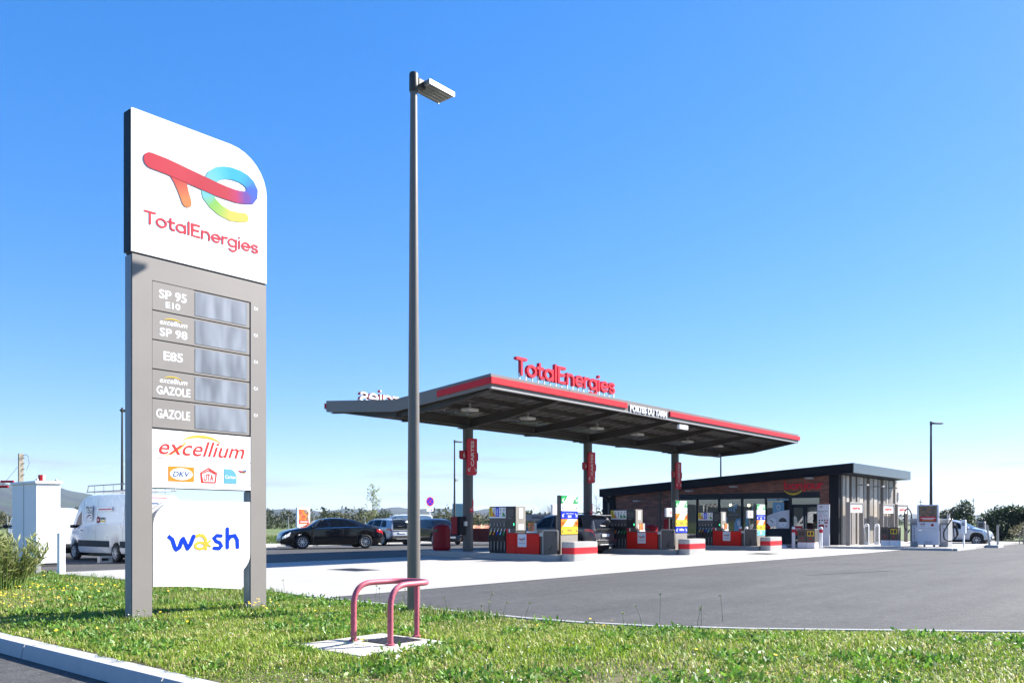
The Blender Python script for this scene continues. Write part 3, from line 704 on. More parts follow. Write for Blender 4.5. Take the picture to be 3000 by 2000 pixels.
MB(FB(25.6)).box(-44, -19.5, 5.4, 5.8, -.06, 0).build('rear_fascia', 'taupe', can); MB(FB(25.6)).box(-44.03, -19.46, 5.5, 5.7, .002, .06).build('red_band', 'red', can)
# roof deck with ribs running front to back
for y0, y1, nm in ((17.46, 21.84, 'roof_deck'), (21.86, 25.53, 'roof_deck')):
    V = []; F = []; x = 19.57; pr = []
    while x < 43.9: pr += [(x, 0), (x + .42, 0), (x + .46, .05), (x + .56, .05), (x + .60, 0)]; x += .60
    for X, dz in pr: V += [(X, y0, ctop(y0) - .16 + dz), (X, y1, ctop(y1) - .16 + dz)]
    F = [(2 * i, 2 * i + 2, 2 * i + 3, 2 * i + 1) for i in range(len(pr) - 1) if abs(pr[i + 1][0] - pr[i][0]) > 1e-6 or True]
    MB().add(V, F).build(nm, 'deck', can, smooth=0)
def mYZ(X): return Matrix(((0, 0, 1, X), (1, 0, 0, 0), (0, 1, 0, 0), (0, 0, 0, 1)))
for X in (19.72, 23.2, 27.1, 31.0, 34.9, 38.8, 43.78):
    for s_, yo in ((1, 17.5), (-1, 25.5)):
        top = lambda y: ctop(y) - .33
        yi = 21.85 - .09 * s_; ys = [yo, yo + .9 * s_, yo + 2.4 * s_, yi]; zb = [ctop(yo) - .44, 5.30, 5.05, 4.86 if X in CXS else 4.95]
        P = [(y, z) for y, z in zip(ys, zb)] + [(y, top(y)) for y in ys[::-1]]
        if s_ < 0: P = P[::-1]
        b = MB(mYZ(X)); b.prism(P, -.012, .012)
        for (ya, za), (yb, zb_) in zip(list(zip(ys, zb))[:-1], list(zip(ys, zb))[1:]):
            Q = [(ya, za - .018), (yb, zb_ - .018), (yb, zb_), (ya, za)]; Q = Q if s_ > 0 else Q[::-1]; b.prism(Q, -.095, .095)
        b.build('beam', 'steel_taupe', can, smooth=0)
b = MB(); b.box(19.6, 43.9, 21.838, 21.862, 4.92, 5.16); b.box(19.6, 43.9, 21.75, 21.95, 4.895, 4.918); b.box(19.6, 43.9, 21.75, 21.95, 5.16, 5.18); b.build('spine_beam', 'steel_taupe', can, smooth=0)
for y in (18.3, 19.5, 20.7, 23.0, 24.3):
    MB().box(19.6, 43.9, y - .03, y + .03, ctop(y) - .32, ctop(y) - .17).build('purlin', 'steel_taupe', can, smooth=0)
for X in CXS:
    b = MB(); b.lathe([(.195, gz(X) + .1), (.195, 4.80), (.0, 4.80)], 28, cx=X, cy=CY_); b.build('column', 'pump_grey', can)
    b = MB(); b.box(X - .28, X + .28, CY_ - .28, CY_ + .28, 4.80, 4.83); b.box(X - .12, X + .12, CY_ - .14, CY_ + .14, 4.83, 4.89); b.build('column_head', 'steel_taupe', can, smooth=0)
for X in CXS:
    for dx in (-1.6, 1.6):
        b = MB(T((X + dx, 20.25, 0))); b.box(-.26, .26, -.2, .2, 5.17, 5.27, 0, b=.02); b.box(-.14, .14, -.1, .1, 5.155, 5.17, 1); b.box(-.03, .03, -.03, .03, 5.27, 5.45, 0); b.build('downlight', ['offwhite', 'lgrey'], can)
MB(FY(0, 17.42, 0)).box(31.22, 31.95, 5.16, 5.34, -.06, .06, b=.01).build('edge_box', 'white', can)
# roof letters
rl = thing('roof_lettering', 'red raised letters on white stilts along the sunlit canopy edge', 'sign', (23.9, 17.62, 5.9))
b = MB(FY(0, 17.60, 0)); x = 20.99; kx = 5.78 / sum(GL[c][0] for c in 'TotalEnergies')
sy = .415
for c in 'TotalEnergies':
    adv, st = GL[c]; b = MB(FY(0, 17.60, 0))
    for q, s_ in enumerate(st): b.ribbon([(x + p[0] * kx, 6.085 + p[1] * sy) for p in s_], .098, -.12, q * .001)
    b.build('letter', 'logo_red', rl, smooth=25); x += adv * kx
for q in range(18):
    X = 21.2 + q * .325; MB().box(X - .022, X + .022, 17.64, 17.68, 5.88, 6.17).build('stilt', 'white', rl)
rb = thing('roof_lettering', 'white backs of raised letters on the far canopy edge', 'sign', (23.8, 25.5, 5.8))
x = -26.7
for c in 'TotalEnergies':
    adv, st = GL[c]; b = MB(FB(25.45))
    for q, s_ in enumerate(st):
        P = [(x + p[0] * kx, 5.90 + p[1] * sy) for p in s_]; b.ribbon(P, .088, -.02, .10 + q * .001, 0); b.ribbon(P, .074, -.06 - q * .001, -.021, 1)
    b.build('letter', ['red', 'white'], rb, smooth=25); x += adv * kx
for q in range(18):
    X = 20.95 + q * .325; MB().box(X - .022, X + .022, 25.42, 25.46, 5.78, 6.04).build('stilt', 'white', rb)

# ================================================================== PUMP ISLANDS
NUM = ['6', '4', '2']; ORD = ['first', 'middle', 'last']
WHERE = ['nearest the lamp post', 'just right of the grey SUV', 'before the shop windows']
def arrow(b, u, v, k, d, n, mi):       # diagonal arrow pointing down, d=-1 left, +1 right
    b.ribbon([(u - d * .5 * k, v + .5 * k), (u + d * .42 * k, v - .42 * k)], .2 * k, n, n + .002, mi, cap=False)
    b.ribbon([(u + d * .48 * k, v + .25 * k), (u + d * .48 * k, v - .48 * k), (u - d * .25 * k, v - .48 * k)], .2 * k, n, n + .0026, mi, cap=False)
def cutpoly(P, name): return P
for i in range(3):
    dx = 7.8 * i; g0 = gz(23.2 + dx); O = T((dx, 0, g0)); n_ = NUM[i]
    isl = thing('pump_island', f'raised concrete pump island {WHERE[i]}', 'island', (23.2 + dx, 20.4, g0), 'pump islands')
    b = MB(O); b.rr(22.42, 24.0, 16.95, 23.9, .25, -.15, .2); b.build('plinth', 'concrete', isl); 
    b = MB(O); b.box(22.408, 22.418, 20.45, 21.25, .06, .175); b.build('plate', 'lgrey', isl)
    # bumper
    bp_ = thing('concrete_bumper', f'rounded concrete bumper with red band {WHERE[i]}', 'bumper', (23.2 + dx, 16.7, g0), 'concrete bumpers')
    def bump(z0, z1, r_, mat, nm, ins=0.):
        b = MB(O); P = []
        for (cx, cy, a0) in ((22.40, 16.42, 180), (24.0, 16.42, 270), (24.0, 16.94, 0), (22.40, 16.94, 90)):
            sx_ = 1 if cx < 23 else -1; sy_ = 1 if cy < 16.7 else -1; P += arc(cx + sx_ * r_, cy + sy_ * r_, r_ + ins, a0, a0 + 90, 8)
        b.prism(P, z0, z1); return b.build(nm, mat, bp_)
    bump(-.1, .245, .2, 'dirty_white', 'lower_block'); bump(.245, .455, .2, 'red', 'red_band', .004); bump(.455, .615, .2, 'dirty_white', 'upper_block')
    bump(.615, .645, .185, 'dirty_white', 'top_edge', -.02)
    # pump
    pu_ = thing('fuel_pump', f'fuel pump with coloured nozzles and red cabinet {WHERE[i]}', 'fuel pump', (22.8 + dx, 19.2, g0 + .2), 'fuel pumps')
    m = O @ FX(22.5, 0, 0)      # u = -Y
    MB(O).box(22.52, 23.06, 18.945, 20.165, .205, 1.85, b=.015).build('housing', 'pump_grey', pu_)
    MB(O).box(22.53, 23.055, 18.925, 18.944, 1.0, 1.845).build('end_panel', 'beige', pu_)
    b = MB(O @ FY(0, 18.925, 0)); b.rr(22.70, 22.90, 1.42, 1.78, .03, 0, .006); b.box(22.66, 22.94, 1.03, 1.22, 0, .01, 0); b.build('notice', ['white', 'offwhite'], pu_)
    cols = ['yellow', 'orange', 'blue', 'cyan', 'green'] if i != 1 else ['yellow', 'orange', 'offwhite', 'green', 'green']
    words = ['DIESEL', 'DIESEL', 'E85', 'SP 95', 'SP 98']
    for q in range(5):
        u0 = -20.15 + q * .157; b = MB(m)
        b.rr(u0, u0 + .148, 1.50, 1.81, .006, -.02, .004, 0 if cols[q] in ('yellow', 'blue') else 1)
        if cols[q] in ('orange', 'green'): b.prism([(u0 + .003, 1.503), (u0 + .145, 1.503), (u0 + .145, 1.52), (u0 + .06, 1.60), (u0 + .003, 1.68)], .0042, .0055, 0)
        b.text(words[q], u0 + .074, 1.66, .075, .007, 2, width=.24, bold=.01, rot=90)
        b.rr(u0 + .004, u0 + .144, 1.44, 1.49, .004, -.02, .004, 1)
        b.build('fuel_label', [cols[q], 'white', 'dark_grey' if cols[q] != 'blue' else 'white'], pu_, smooth=0)
    b = MB(m); b.box(-20.16, -19.36, .30, 1.12, -.01, .004); b.build('nozzle_bay', 'black', pu_)
    for q in range(5):
        u = -20.08 + q * .158
        nzl = MB(m)
        nzl.tube([(u + .06, .96, .04), (u + .03, .90, .05), (u - .01, .82, .06)], [.012, .02, .024], 8, 1)
        nzl.tube([(u + .0, .86, .06), (u - .02, .76, .07), (u - .02, .66, .06), (u - .015, .60, .05)], [.026, .032, .026, .02], 8, 0)
        nzl.tube([(u + .045, .95, .042), (u + .085, 1.08, .03)], .009, 6, 2)
        nz_ = nzl.build('nozzle', ['black', cols[q], 'chrome', 'white'], pu_)
        b = MB(m); b.tube([(u - .015, .60, .05), (u - .012, .45, .06), (u + .01, .28, .065), (u + .05, .22, .05), (u + .07, .35, .02), (u + .07, 1.0, .01)], .014, 6); b.build('hose', 'black_rubber', nz_)
        b = MB(m); b.box(u + .02, u + .05, .22, .62, .003, .02); b.box(u + .005, u + .03, 1.16, 1.26, -.005, .02); b.build('hose_guide', 'lgrey', nz_)
    b = MB(m); b.box(-19.345, -18.95, 1.09, 1.84, -.02, .02, 0, b=.01); b.rr(-19.29, -19.0, 1.48, 1.74, .02, .02, .026, 1); b.bar(-19.15, 1.66, .12, .04, .028, 3); b.box(-19.26, -19.1, 1.42, 1.45, .02, .03, 2); b.box(-19.0, -18.96, 1.18, 1.26, .02, .024, 4)
    b.build('display', ['black', 'dark_grey', 'mid_grey', 'dark_grey', 'led_green'], pu_)
    b = MB(m); b.box(-19.34, -18.95, .93, 1.08, -.02, .006); b.box(-19.34, -19.24, .94, 1.06, .006, .01, 1); b.box(-19.22, -19.17, .94, 1.06, .006, .01, 2); b.build('card_reader', ['pump_grey', 'red', 'white'], pu_)
    cb = MB(O).box(22.5, 23.02, 17.89, 18.94, .205, .90, b=.01).build('red_cabinet', 'red_pump', pu_)
    MB(O).box(22.5, 22.519, 18.945, 19.352, .205, .91, b=.004).build('red_front', 'red_pump', cb)
    MB(O).box(22.49, 23.04, 17.88, 18.94, .90, .925, b=.006).build('worktop', 'dark_grey', cb)
    b = MB(m); b.rr(-18.82, -18.43, .44, .885, .01, .0005, .006, 0); lg = b.build('logo_plate', 'poster_white', cb)
    emblem(MB(m), -18.625 - 6.32 * .165, .70 - 6.1 * .165, .165, .007, .009).build('logo', 'emblem', cb, smooth=0)
    MB(m).text('TotalEnergies', -18.625, .565, .04, .0075, width=.29, bold=.02).build('logo_lettering', 'red_dark', cb, smooth=0)
    b = MB(m); b.disc(-19.28, .84, .02, .0005, .01, 0, 10); b.disc(-17.97, .84, .02, .0005, .01, 0, 10); b.build('lock', 'red_dark', cb)
    # service cabinet with its silhouette
    sc = thing('service_cabinet', f'grey service cabinet with a dark {["bird", "rabbit", "flower pot"][i]} silhouette', 'cabinet', (22.9 + dx, 17.4, g0 + .2), 'service cabinets')
    b = MB(m); b.rr(-17.70, -17.10, .215, 1.015, (0, 0, 0, .07), -.10, 0); b.build('body', 'pump_grey', sc)
    b = MB(m); b.ribbon([(-17.70, .215)] + [(-17.70, .94)] + arc(-17.63, .945, .07, 180, 90, 5) + [(-17.10, 1.016)], .022, -.02, .018, cap=False); b.build('edge_trim', 'offwhite', sc)
    MB(m).box(-17.18, -17.155, .86, .97, .0, .01).build('handle', 'black', sc)
    MB(O).box(22.56, 23.0, 17.72, 17.88, .205, .82).build('side_bin', 'dark_grey', sc); MB(O).prism([(22.52, 17.72), (23.0, 17.72), (23.0, 17.88), (22.52, 17.88)], .82, .93).build('bin_flap', 'offwhite', sc)
    b = MB(m); uc = -17.40
    if i == 0:
        b.prism([(uc - .13, .375), (uc - .06, .40), (uc + .02, .45), (uc + .06, .51), (uc + .10, .505), (uc + .13, .495), (uc + .10, .48), (uc + .09, .42), (uc + .03, .36), (uc - .06, .345)], .0005, .002)
        b.ribbon([(uc + .01, .36), (uc + .01, .30)], .01, .0005, .002); b.ribbon([(uc + .03, .36), (uc + .03, .30)], .01, .0005, .0025)
    elif i == 1:
        b.disc(uc + .02, .37, .10, .0005, .002, 0, 16, .09); b.disc(uc + .07, .48, .05, .0005, .0026, 0, 14, .045); b.ribbon([(uc + .05, .51), (uc + .0, .58)], .025, .0005, .003); b.ribbon([(uc + .08, .52), (uc + .05, .60)], .022, .0005, .0034)
    else:
        b.prism([(uc - .05, .26), (uc + .05, .26), (uc + .07, .38), (uc - .07, .38)], .0005, .002); b.box(uc - .08, uc + .08, .381, .40, .0005, .002)
        for du, dv, r_ in ((-.03, .45, .035), (.04, .48, .035), (0, .54, .04), (.05, .42, .025), (-.05, .52, .02)): b.disc(uc + du, dv, r_, .0005, .0025 + abs(du) * .01, 0, 10)
    b.build('silhouette', 'black', sc, smooth=0)
    # lane price board
    ps = thing('lane_board', f'upright fuel board {["with blue panel above orange", "with a blue panel lowest", "with a pale cyan panel lowest"][i]}', 'sign', (23.45 + dx, 17.4, g0 + .2), 'lane boards')
    MB(O).box(22.955, 23.945, 17.32, 17.46, .205, 2.21, b=.006).build('post', 'pump_grey', ps)
    MB(O).box(22.96, 23.94, 17.30, 17.319, .205, .855).build('base_panel', 'beige', ps)
    stack = [['g', 'w', 'b', 'o', 'y'], ['g', 'w', 'o', 'y', 'a'], ['g', 'w', 'b', 'o', 'y', 'c']][i]
    hgt = (2.195 - .875) / len(stack) if len(stack) == 5 else (2.195 - .70) / 6
    if len(stack) == 6: pass
    F_ = O @ FY(0, 17.318, 0); U0, U1 = 22.985, 23.925; uc = (U0 + U1) / 2
    for q, kd in enumerate(stack):
        v1 = 2.195 - q * hgt; v0 = v1 - hgt + .012; vc = (v0 + v1) / 2
        base = {'g': 'green', 'w': 'white', 'b': 'blue', 'o': 'orange', 'y': 'yellow', 'a': 'blue', 'c': 'cyan'}[kd]
        b = MB(F_); b.rr(U0, U1, v0, v1, .02, 0, .03, 0); k = .09
        if kd in 'go': b.prism([(uc - .38, v0 + .004), (uc + .18, v0 + .004), (uc + .26, vc), (uc + .44, v1 - .004), (uc - .12, v1 - .004), (uc - .22, vc)], .0302, .0315, 1)
        am = 1 if kd in 'gba' else 2
        arrow(b, U0 + .10, vc + .0, .11, -1, .032, am); arrow(b, U1 - .10, vc + .0, .11, 1, .032, am)
        tx = {'b': ('super éthanol', 'E85'), 'y': ('DIESEL',), 'a': ('AdBlue',), 'g': ('SP 98',), 'o': ('DIESEL',), 'w': ('SP 95',), 'c': ('AdBlue',)}[kd]
        if len(tx) == 2: b.text(tx[0], uc, vc + .05, .05, .0325, 1, width=.42, bold=.01); b.text(tx[1], uc, vc - .05, .085, .0325, 1, width=.20, bold=.015)
        elif kd == 'y': b.text(tx[0], uc, vc, .10, .0325, 2, width=.36, bold=.012)
        elif kd == 'c': b.bar(uc, vc, .16, .15, .0325, 1)
        elif kd == 'a': b.text(tx[0], uc, vc, .10, .0325, 1, width=.40, bold=.03)
        else: b.text(tx[0], uc, vc - .06, .05, .0325, 3, width=.22)
        b.build('fuel_panel', [base, 'white', {'y': 'brown', 'o': 'red_dark'}.get(kd, 'mid_grey'), 'lgrey'], ps, smooth=0)
    b = MB(O @ FY(0, 17.9, 0)); b.box(23.28, 23.92, 1.54, 1.905, -.09, 0, 0, b=.008); b.box(23.397, 23.402, 1.545, 1.90, .0, .002, 1); b.rr(23.56, 23.70, 1.66, 1.78, .03, .0, .003, 2); b.box(23.6, 23.66, 1.68, 1.76, .003, .005, 0)
    nb = thing('notice_box', f'white locked box behind the fuel board {WHERE[i]}', 'box', (23.5 + dx, 17.95, g0), 'notice boxes')
    b.build('door', ['poster_white', 'mid_grey', 'red'], nb); MB(O).box(23.56, 23.62, 17.93, 17.98, .2, 1.54).build('post', 'pump_grey', nb)
    # leaflet holder on the worktop
    lf = thing('leaflet_holder', f'small orange and white leaflet holder on the pump {WHERE[i]}', 'holder', (22.75 + dx, 18.4, g0 + .925), 'leaflet holders')
    dyy = 18.35 if i == 0 else 18.75
    b = MB(O @ FY(0, dyy, 0)); b.box(22.55, 22.98, .926, .98, -.12, 0, 0); b.build('base', 'white', lf)
    for q in range(3):
        b = MB(O @ FY(0, dyy + .01, 0)); b.box(22.56 + q * .14, 22.69 + q * .14, .981, 1.27 + .02 * (q % 2), -.03, 0, 0); b.build('leaflet', ['poster_food' if q < 2 else 'offwhite'], lf)
    # red bin
    rbn = thing('litter_bin', f'round topped red bin on the pump island {WHERE[i]}', 'bin', (23.2 + dx, 23.3, g0 + .2), 'red bins')
    b = MB(O); b.lathe([(.30, .2), (.33, .24), (.34, .30), (.34, 1.06), (.31, 1.14), (.22, 1.20), (.1, 1.23), (0, 1.235)], 26, cx=23.25, cy=23.3); b.build('body', 'red_dark', rbn)
    b = MB(O); b.lathe([(.342, .28), (.355, .30), (.355, .34), (.342, .36)], 26, cx=23.25, cy=23.3); b.build('base_ring', 'red_dark', rbn)
    b = MB(O); b.box(22.895, 22.915, 23.18, 23.42, .92, 1.02); b.build('slot', 'black', rbn)
    # column fittings
    nt_ = thing('column_sign', f'small dark red column plate with the number ' + ['six', 'four', 'two'][i], 'sign', (22.8 + dx, 21.75, 3.8), 'column number plates')
    b = MB(O @ FY(0, 21.70, 0)); b.rr(22.62, 23.05, 3.63, 3.95, (.08, 0, 0, 0), -.05, 0, 0); b.text(n_, 22.84, 3.79, .20, .002, 1, width=.10, bold=.006); b.build('plate', ['red_dark', 'offwhite'], nt_, smooth=0)
    cs = thing('card_sign', f'tall red CARTES sign on the column {WHERE[i]}', 'sign', (23.2 + dx, 21.6, 3.0), 'card signs')
    b = MB(O @ FY(0, 21.62, 0)); b.rr(22.93, 23.46, 3.05, 4.43, (.0, .14, 0, .14), -.06, 0, 0); b.text('CARTES', 23.20, 3.86, .17, .002, 1, width=.95, bold=.025, rot=90); arrow(b, 23.04, 3.27, .13, -1, .001, 1); arrow(b, 23.37, 3.27, .13, 1, .001, 1); b.build('plate', ['red_sign', 'offwhite'], cs, smooth=0)
    MB(O).box(23.46, 23.50, 21.60, 21.67, 3.6, 3.9).build('edge_flap', 'red_dark', cs)
    dcl = thing('column_notice', f'small red safety notice stuck on the column {WHERE[i]}', 'notice', (23.3 + dx, 21.65, 1.6), 'safety notices')
    b = MB(O @ FY(0, 21.655, 0)); b.box(23.1, 23.30, 1.66, 1.83, -.005, .004, 0); b.bar(23.26, 2.0, .07, .26, .002, 0); b.box(23.13, 23.26, 1.76, 1.775, .004, .006, 1); b.build('sticker', ['red', 'white'], dcl, smooth=0)
    ex = thing('towel_dispenser', f'black and red dispenser box on the column {WHERE[i]}', 'dispenser', (22.85 + dx, 21.9, g0 + .8), 'column dispensers')
    b = MB(O); b.box(22.62, 22.98, 21.75, 22.15, .82, 1.50, 0, b=.03); b.build('body', 'navy', ex); MB(O).box(22.60, 22.619, 21.85, 22.15, .84, 1.49).build('cover', 'red_dark', ex)
    MB(O).box(22.85, 22.99, 21.68, 21.74, 1.15, 1.32).build('switch_box', 'offwhite', ex)

# drain gratings in the apron
for (x0, x1, y0, y1, lab) in ((14.4, 15.25, 17.6, 18.9, 'square drain grating in the apron before the canopy'), (33.2, 34.4, 14.4, 15.4, 'drain grating in the apron near the last bumper')):
    z = gz(x0) + .006
    dg = thing('drain_grating', lab, 'grating', (x0, y0, z), 'drain gratings')
    MB().box(x0, x1, y0, y1, z - .02, z + .002).build('frame', 'mid_grey', dg)
    nb_ = 14
    for q in range(nb_):
        xx = x0 + .04 + (x1 - x0 - .1) * q / (nb_ - 1); MB().box(xx, xx + .03, y0 + .04, y1 - .04, z + .002, z + .006).build('bar', 'grate', dg, smooth=0)

# ================================================================== SHOP
XB, YB = 46.0, 15.99; zb0 = -.2
shop = thing('petrol_shop', 'low brick and glass shop with dark sloping roof edge', 'building', (51, 23, 0))
rt = lambda y: float(np.interp(y, [15.15, 31.2], [4.40, 3.40]))         # roof edge, top
rbm = lambda y: rt(y) - .52
mX = Matrix(((0, 0, 1, 0), (1, 0, 0, 0), (0, 1, 0, 0), (0, 0, 0, 1)))   # u=Y v=Z n=X
# roof slab + dark fascia
P = [(15.15, rt(15.15) - .06), (15.15, rt(15.15) - .46), (16.1, rbm(16.1)), (31.25, rbm(31.25)), (31.25, rt(31.25) - .06)]
MB(mX).prism(P[::-1], 45.72, 56.2).build('roof', 'navy2', shop, smooth=0)
for y0, y1 in ((15.13, 19.0), (19.006, 23.1), (23.106, 27.2), (27.206, 31.27)):
    MB(mX).prism([(y0, rt(y0) - .52), (y1, rt(y1) - .52), (y1, rt(y1)), (y0, rt(y0))], 45.66, 45.715).build('roof_fascia', 'navy', shop, smooth=0)
for x0, x1 in ((45.72, 48.1), (48.106, 50.7), (50.706, 53.4), (53.406, 56.22)):
    MB(FY(0, 15.14, 0)).box(x0, x1, rt(15.15) - .52, rt(15.15) + .002, 0, .03).build('roof_fascia', 'fascia_blue', shop, smooth=0)
MB().box(45.72, 56.2, 15.15, 15.98, rt(15) - .53, rt(15) - .47).build('soffit', 'navy2', shop, smooth=0)
# dark corner pillars
MB().box(45.93, 46.3, 15.97, 16.48, zb0, rbm(16.3) - .0).build('corner_pillar', 'navy', shop)
MB().box(45.93, 46.3, 30.24, 31.2, zb0, rbm(31.2)).build('corner_pillar', 'navy', shop); MB().box(45.90, 45.929, 30.65, 30.78, zb0, 2.5).build('downpipe', 'brown', shop)
# brick walls
def brickpoly(P, nm='brick_wall'): return MB(mX).prism(P, 46.0, 46.25).build(nm, 'brick', shop, smooth=0)
brickpoly([(25.57, zb0), (30.238, zb0), (30.238, rbm(30.24)), (25.57, rbm(25.57))])
brickpoly([(17.0, 2.93), (25.568, 2.93), (25.568, rbm(25.57)), (17.0, rbm(17.0))])
brickpoly([(16.482, zb0), (16.998, zb0), (16.998, rbm(17)), (16.482, rbm(16.48))])
MB().box(45.955, 46.2, 17.0, 25.57, 2.675, 2.929).build('lintel', 'navy2', shop)
MB().box(45.952, 46.2, 26.9, 27.0, zb0, rbm(27)).build('downpipe', 'brown', shop); 
# glazing
mull = [25.565, 24.413, 22.985, 21.53, 20.088, 18.649]
for q in range(6): MB().box(45.96, 46.12, mull[q] - .04, mull[q] + .04, .0, 2.674).build('mullion', 'navy2', shop)
MB().box(45.965, 46.1, 17.0, 25.52, .0, .14).build('sill', 'navy2', shop)
MB().box(45.97, 46.1, 17.0, 25.52, 2.60, 2.673).build('head_rail', 'navy2', shop)
for a_, c_ in zip(mull[:-1], mull[1:]):
    zlow = .9 if c_ < 19 else .14
    w = MB().box(46.04, 46.06, c_ + .04, a_ - .04, zlow, 2.60).build('window', 'shop_glass', shop, smooth=0)
    if zlow > .5: MB().box(46.0, 46.06, c_ + .04, a_ - .04, .14, .88).build('sill_panel', 'navy2', w)
# door
MB().box(45.975, 46.1, 17.04, 18.61, 2.20, 2.25).build('transom', 'navy2', shop)
MB().box(46.04, 46.06, 17.04, 18.61, 2.25, 2.60).build('window', 'shop_glass', shop, smooth=0)
for y0, y1 in ((17.83, 18.58), (17.05, 17.81)):
    b = MB(FX(46.0, 0, 0)); b.box(-y1, -y1 + .11, .03, 2.19, -.05, 0); b.box(-y0 - .11, -y0, .03, 2.19, -.05, 0); b.box(-y1 + .11, -y0 - .11, 2.07, 2.19, -.05, 0); b.box(-y1 + .11, -y0 - .11, .03, .22, -.05, 0); b.box(-y1 + .11, -y0 - .11, 1.0, 1.05, -.05, 0)
    d = b.build('door', 'navy2', shop, smooth=0)
    MB(FX(46.0, 0, 0)).box(-y1 + .11, -y0 - .11, .22, 2.07, -.035, -.025).build('pane', 'shop_glass', d, smooth=0)
    MB(FX(46.0, 0, 0)).tube([(-y0 - .055 if y0 > 17.5 else -y1 + .055, .8, .05), (-y0 - .055 if y0 > 17.5 else -y1 + .055, 1.6, .05)], .018, 8).build('handle', 'galv', d)
b = MB(FX(45.98, 0, 0)); b.box(-18.42, -18.0, .55, 1.05, -.02, -.012, 0); b.bar(-18.21, .9, .3, .03, -.011, 1); b.bar(-18.21, .82, .22, .02, -.011, 1); b.build('door_poster', ['red', 'white'], shop, smooth=0)
# inside
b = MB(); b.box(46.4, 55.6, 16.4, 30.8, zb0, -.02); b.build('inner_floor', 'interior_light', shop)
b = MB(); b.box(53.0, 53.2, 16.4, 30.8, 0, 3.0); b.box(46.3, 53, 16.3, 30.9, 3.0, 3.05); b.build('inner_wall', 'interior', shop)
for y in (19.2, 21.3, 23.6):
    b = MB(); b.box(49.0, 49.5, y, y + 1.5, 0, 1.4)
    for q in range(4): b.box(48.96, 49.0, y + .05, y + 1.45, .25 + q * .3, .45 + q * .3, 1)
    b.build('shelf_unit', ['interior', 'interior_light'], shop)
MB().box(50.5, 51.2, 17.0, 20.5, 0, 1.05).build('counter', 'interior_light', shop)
for y, z in ((23.5, 2.32), (22.3, 2.28)):
    l_ = MB(T((48.6, y, z))).lathe([(0, -.09), (.06, -.07), (.085, 0), (.06, .07), (0, .09)], 14).build('pendant_lamp', 'bulb', shop)
    MB().tube([(48.6, y, z + .08), (48.6, y, 3.0)], .008, 6).build('flex', 'black', l_)
# stickers on the glass, seen from outside
for y in (22.1, 20.65):
    b = MB(FX(46.035, 0, 0))
    for q in range(26):
        th = rng.uniform(0, 6.28); r_ = .32 * math.sqrt(rng.uniform(0, 1)); b.disc(-y + r_ * math.cos(th), 2.10 + r_ * math.sin(th) * .85, rng.uniform(.025, .055), 0, .001 + q * .0001, 0, 8)
    b.box(-y - .3, -y + .3, 1.68, 1.70, 0, .002); b.build('window_sticker', 'sticker_blue', shop, smooth=0)
b = MB(FX(46.03, 0, 0)); b.rr(-19.68, -19.02, 1.62, 2.38, .01, 0, .003, 0); b.disc(-19.35, 2.1, .12, .004, .005, 1, 16, .15); b.disc(-19.35, 2.1, .08, .006, .007, 0, 16, .1); b.build('window_poster', ['sticker_blue', 'poster_white'], shop, smooth=0)
b = MB(FX(46.028, 0, 0)); b.prism([(-20.03, 1.62), (-20.03, 1.20), (-19.5, 1.2), (-19.5, .92), (-18.70, .92), (-18.70, 1.95), (-19.3, 1.88)], 0, .003, 0); 
for u in (-19.72, -19.10): b.disc(u, 1.25, .25, .004, .006, 1, 24); b.bar(u, 1.12, .16, .02, .008, 2)
b.prism(arc(-19.10, 1.27, .24, 0, 180, 14), .0065, .0075, 2); b.ribbon([(-19.82, 1.38), (-19.66, 1.24)], .05, .0065, .0075, 2); b.build('window_poster', ['poster_white', 'white', 'dark_grey'], shop, smooth=0)
b = MB(FX(46.03, 0, 0)); b.prism([(-22.05, .62), (-21.75, .5), (-21.62, .9), (-21.62, 1.5), (-21.9, 1.45), (-22.0, 1.2)], 0, .003, 0); b.box(-21.82, -21.65, 1.05, 1.35, .004, .006, 1); b.build('window_poster', ['sticker_blue', 'poster_white'], shop, smooth=0)
b = MB(FX(46.03, 0, 0)); b.box(-22.95 + .3, -22.45, 1.15, 1.55, 0, .003); b.box(-21.3, -21.1, 1.0, 1.7, 0, .003); b.build('window_poster', 'teal', shop, smooth=0)
b = MB(FX(46.03, 0, 0)); b.box(-19.95, -18.75, 2.48, 2.57, 0, .003, 0); b.disc(-19.35, 2.53, .08, .004, .005, 1, 12, .04); b.build('window_sticker', ['sticker_blue', 'brown'], shop, smooth=0)
# shop name
nm = thing('shop_lettering', 'red raised letters on the brick above the shop door', 'sign', (45.93, 17.9, 3.0))
b = MB(FX(45.99, 0, 0)); x = -18.98; kx = 2.17 / sum(GL[c][0] for c in 'bonjour')
for c in 'bonjour':
    adv, st = GL[c]; b = MB(FX(45.99, 0, 0))
    for q, s_ in enumerate(st): b.ribbon([(x + p[0] * kx, 3.08 + p[1] * .31) for p in s_], .072, .0, .07 + q * .001)
    b.build('letter', 'logo_red', nm, smooth=25); x += adv * kx
MB(FX(45.95, 0, 0)).ribbon(arc(-18.46, 3.32, .62, 215, 325, 18, .50), [.02 + .085 * math.sin(math.pi * i / 18) for i in range(19)], .0, .05).build('smile', 'wash_yellow', nm, smooth=25)
# floodlights on the facade
for (y, z) in ((17.43, 3.66), (24.71, 3.13), (21.86, 3.31), (28.37, 2.58)):
    b = MB(T((45.99, y, z))); b.box(-.25, 0, -.03, .03, -.03, .03, 1); b.prism([(-.62, -.17), (-.2, -.17), (-.2, .17), (-.62, .17)], -.04, .03); b.build('floodlight', ['offwhite', 'galv'], shop)
b = MB(FX(45.92, 0, 0)); b.prism([(-30.72, 3.25), (-30.72, 2.95), (-30.6, 2.85), (-30.45, 2.95), (-30.45, 3.25)], 0, .12); b.build('siren_box', 'lgrey', shop)
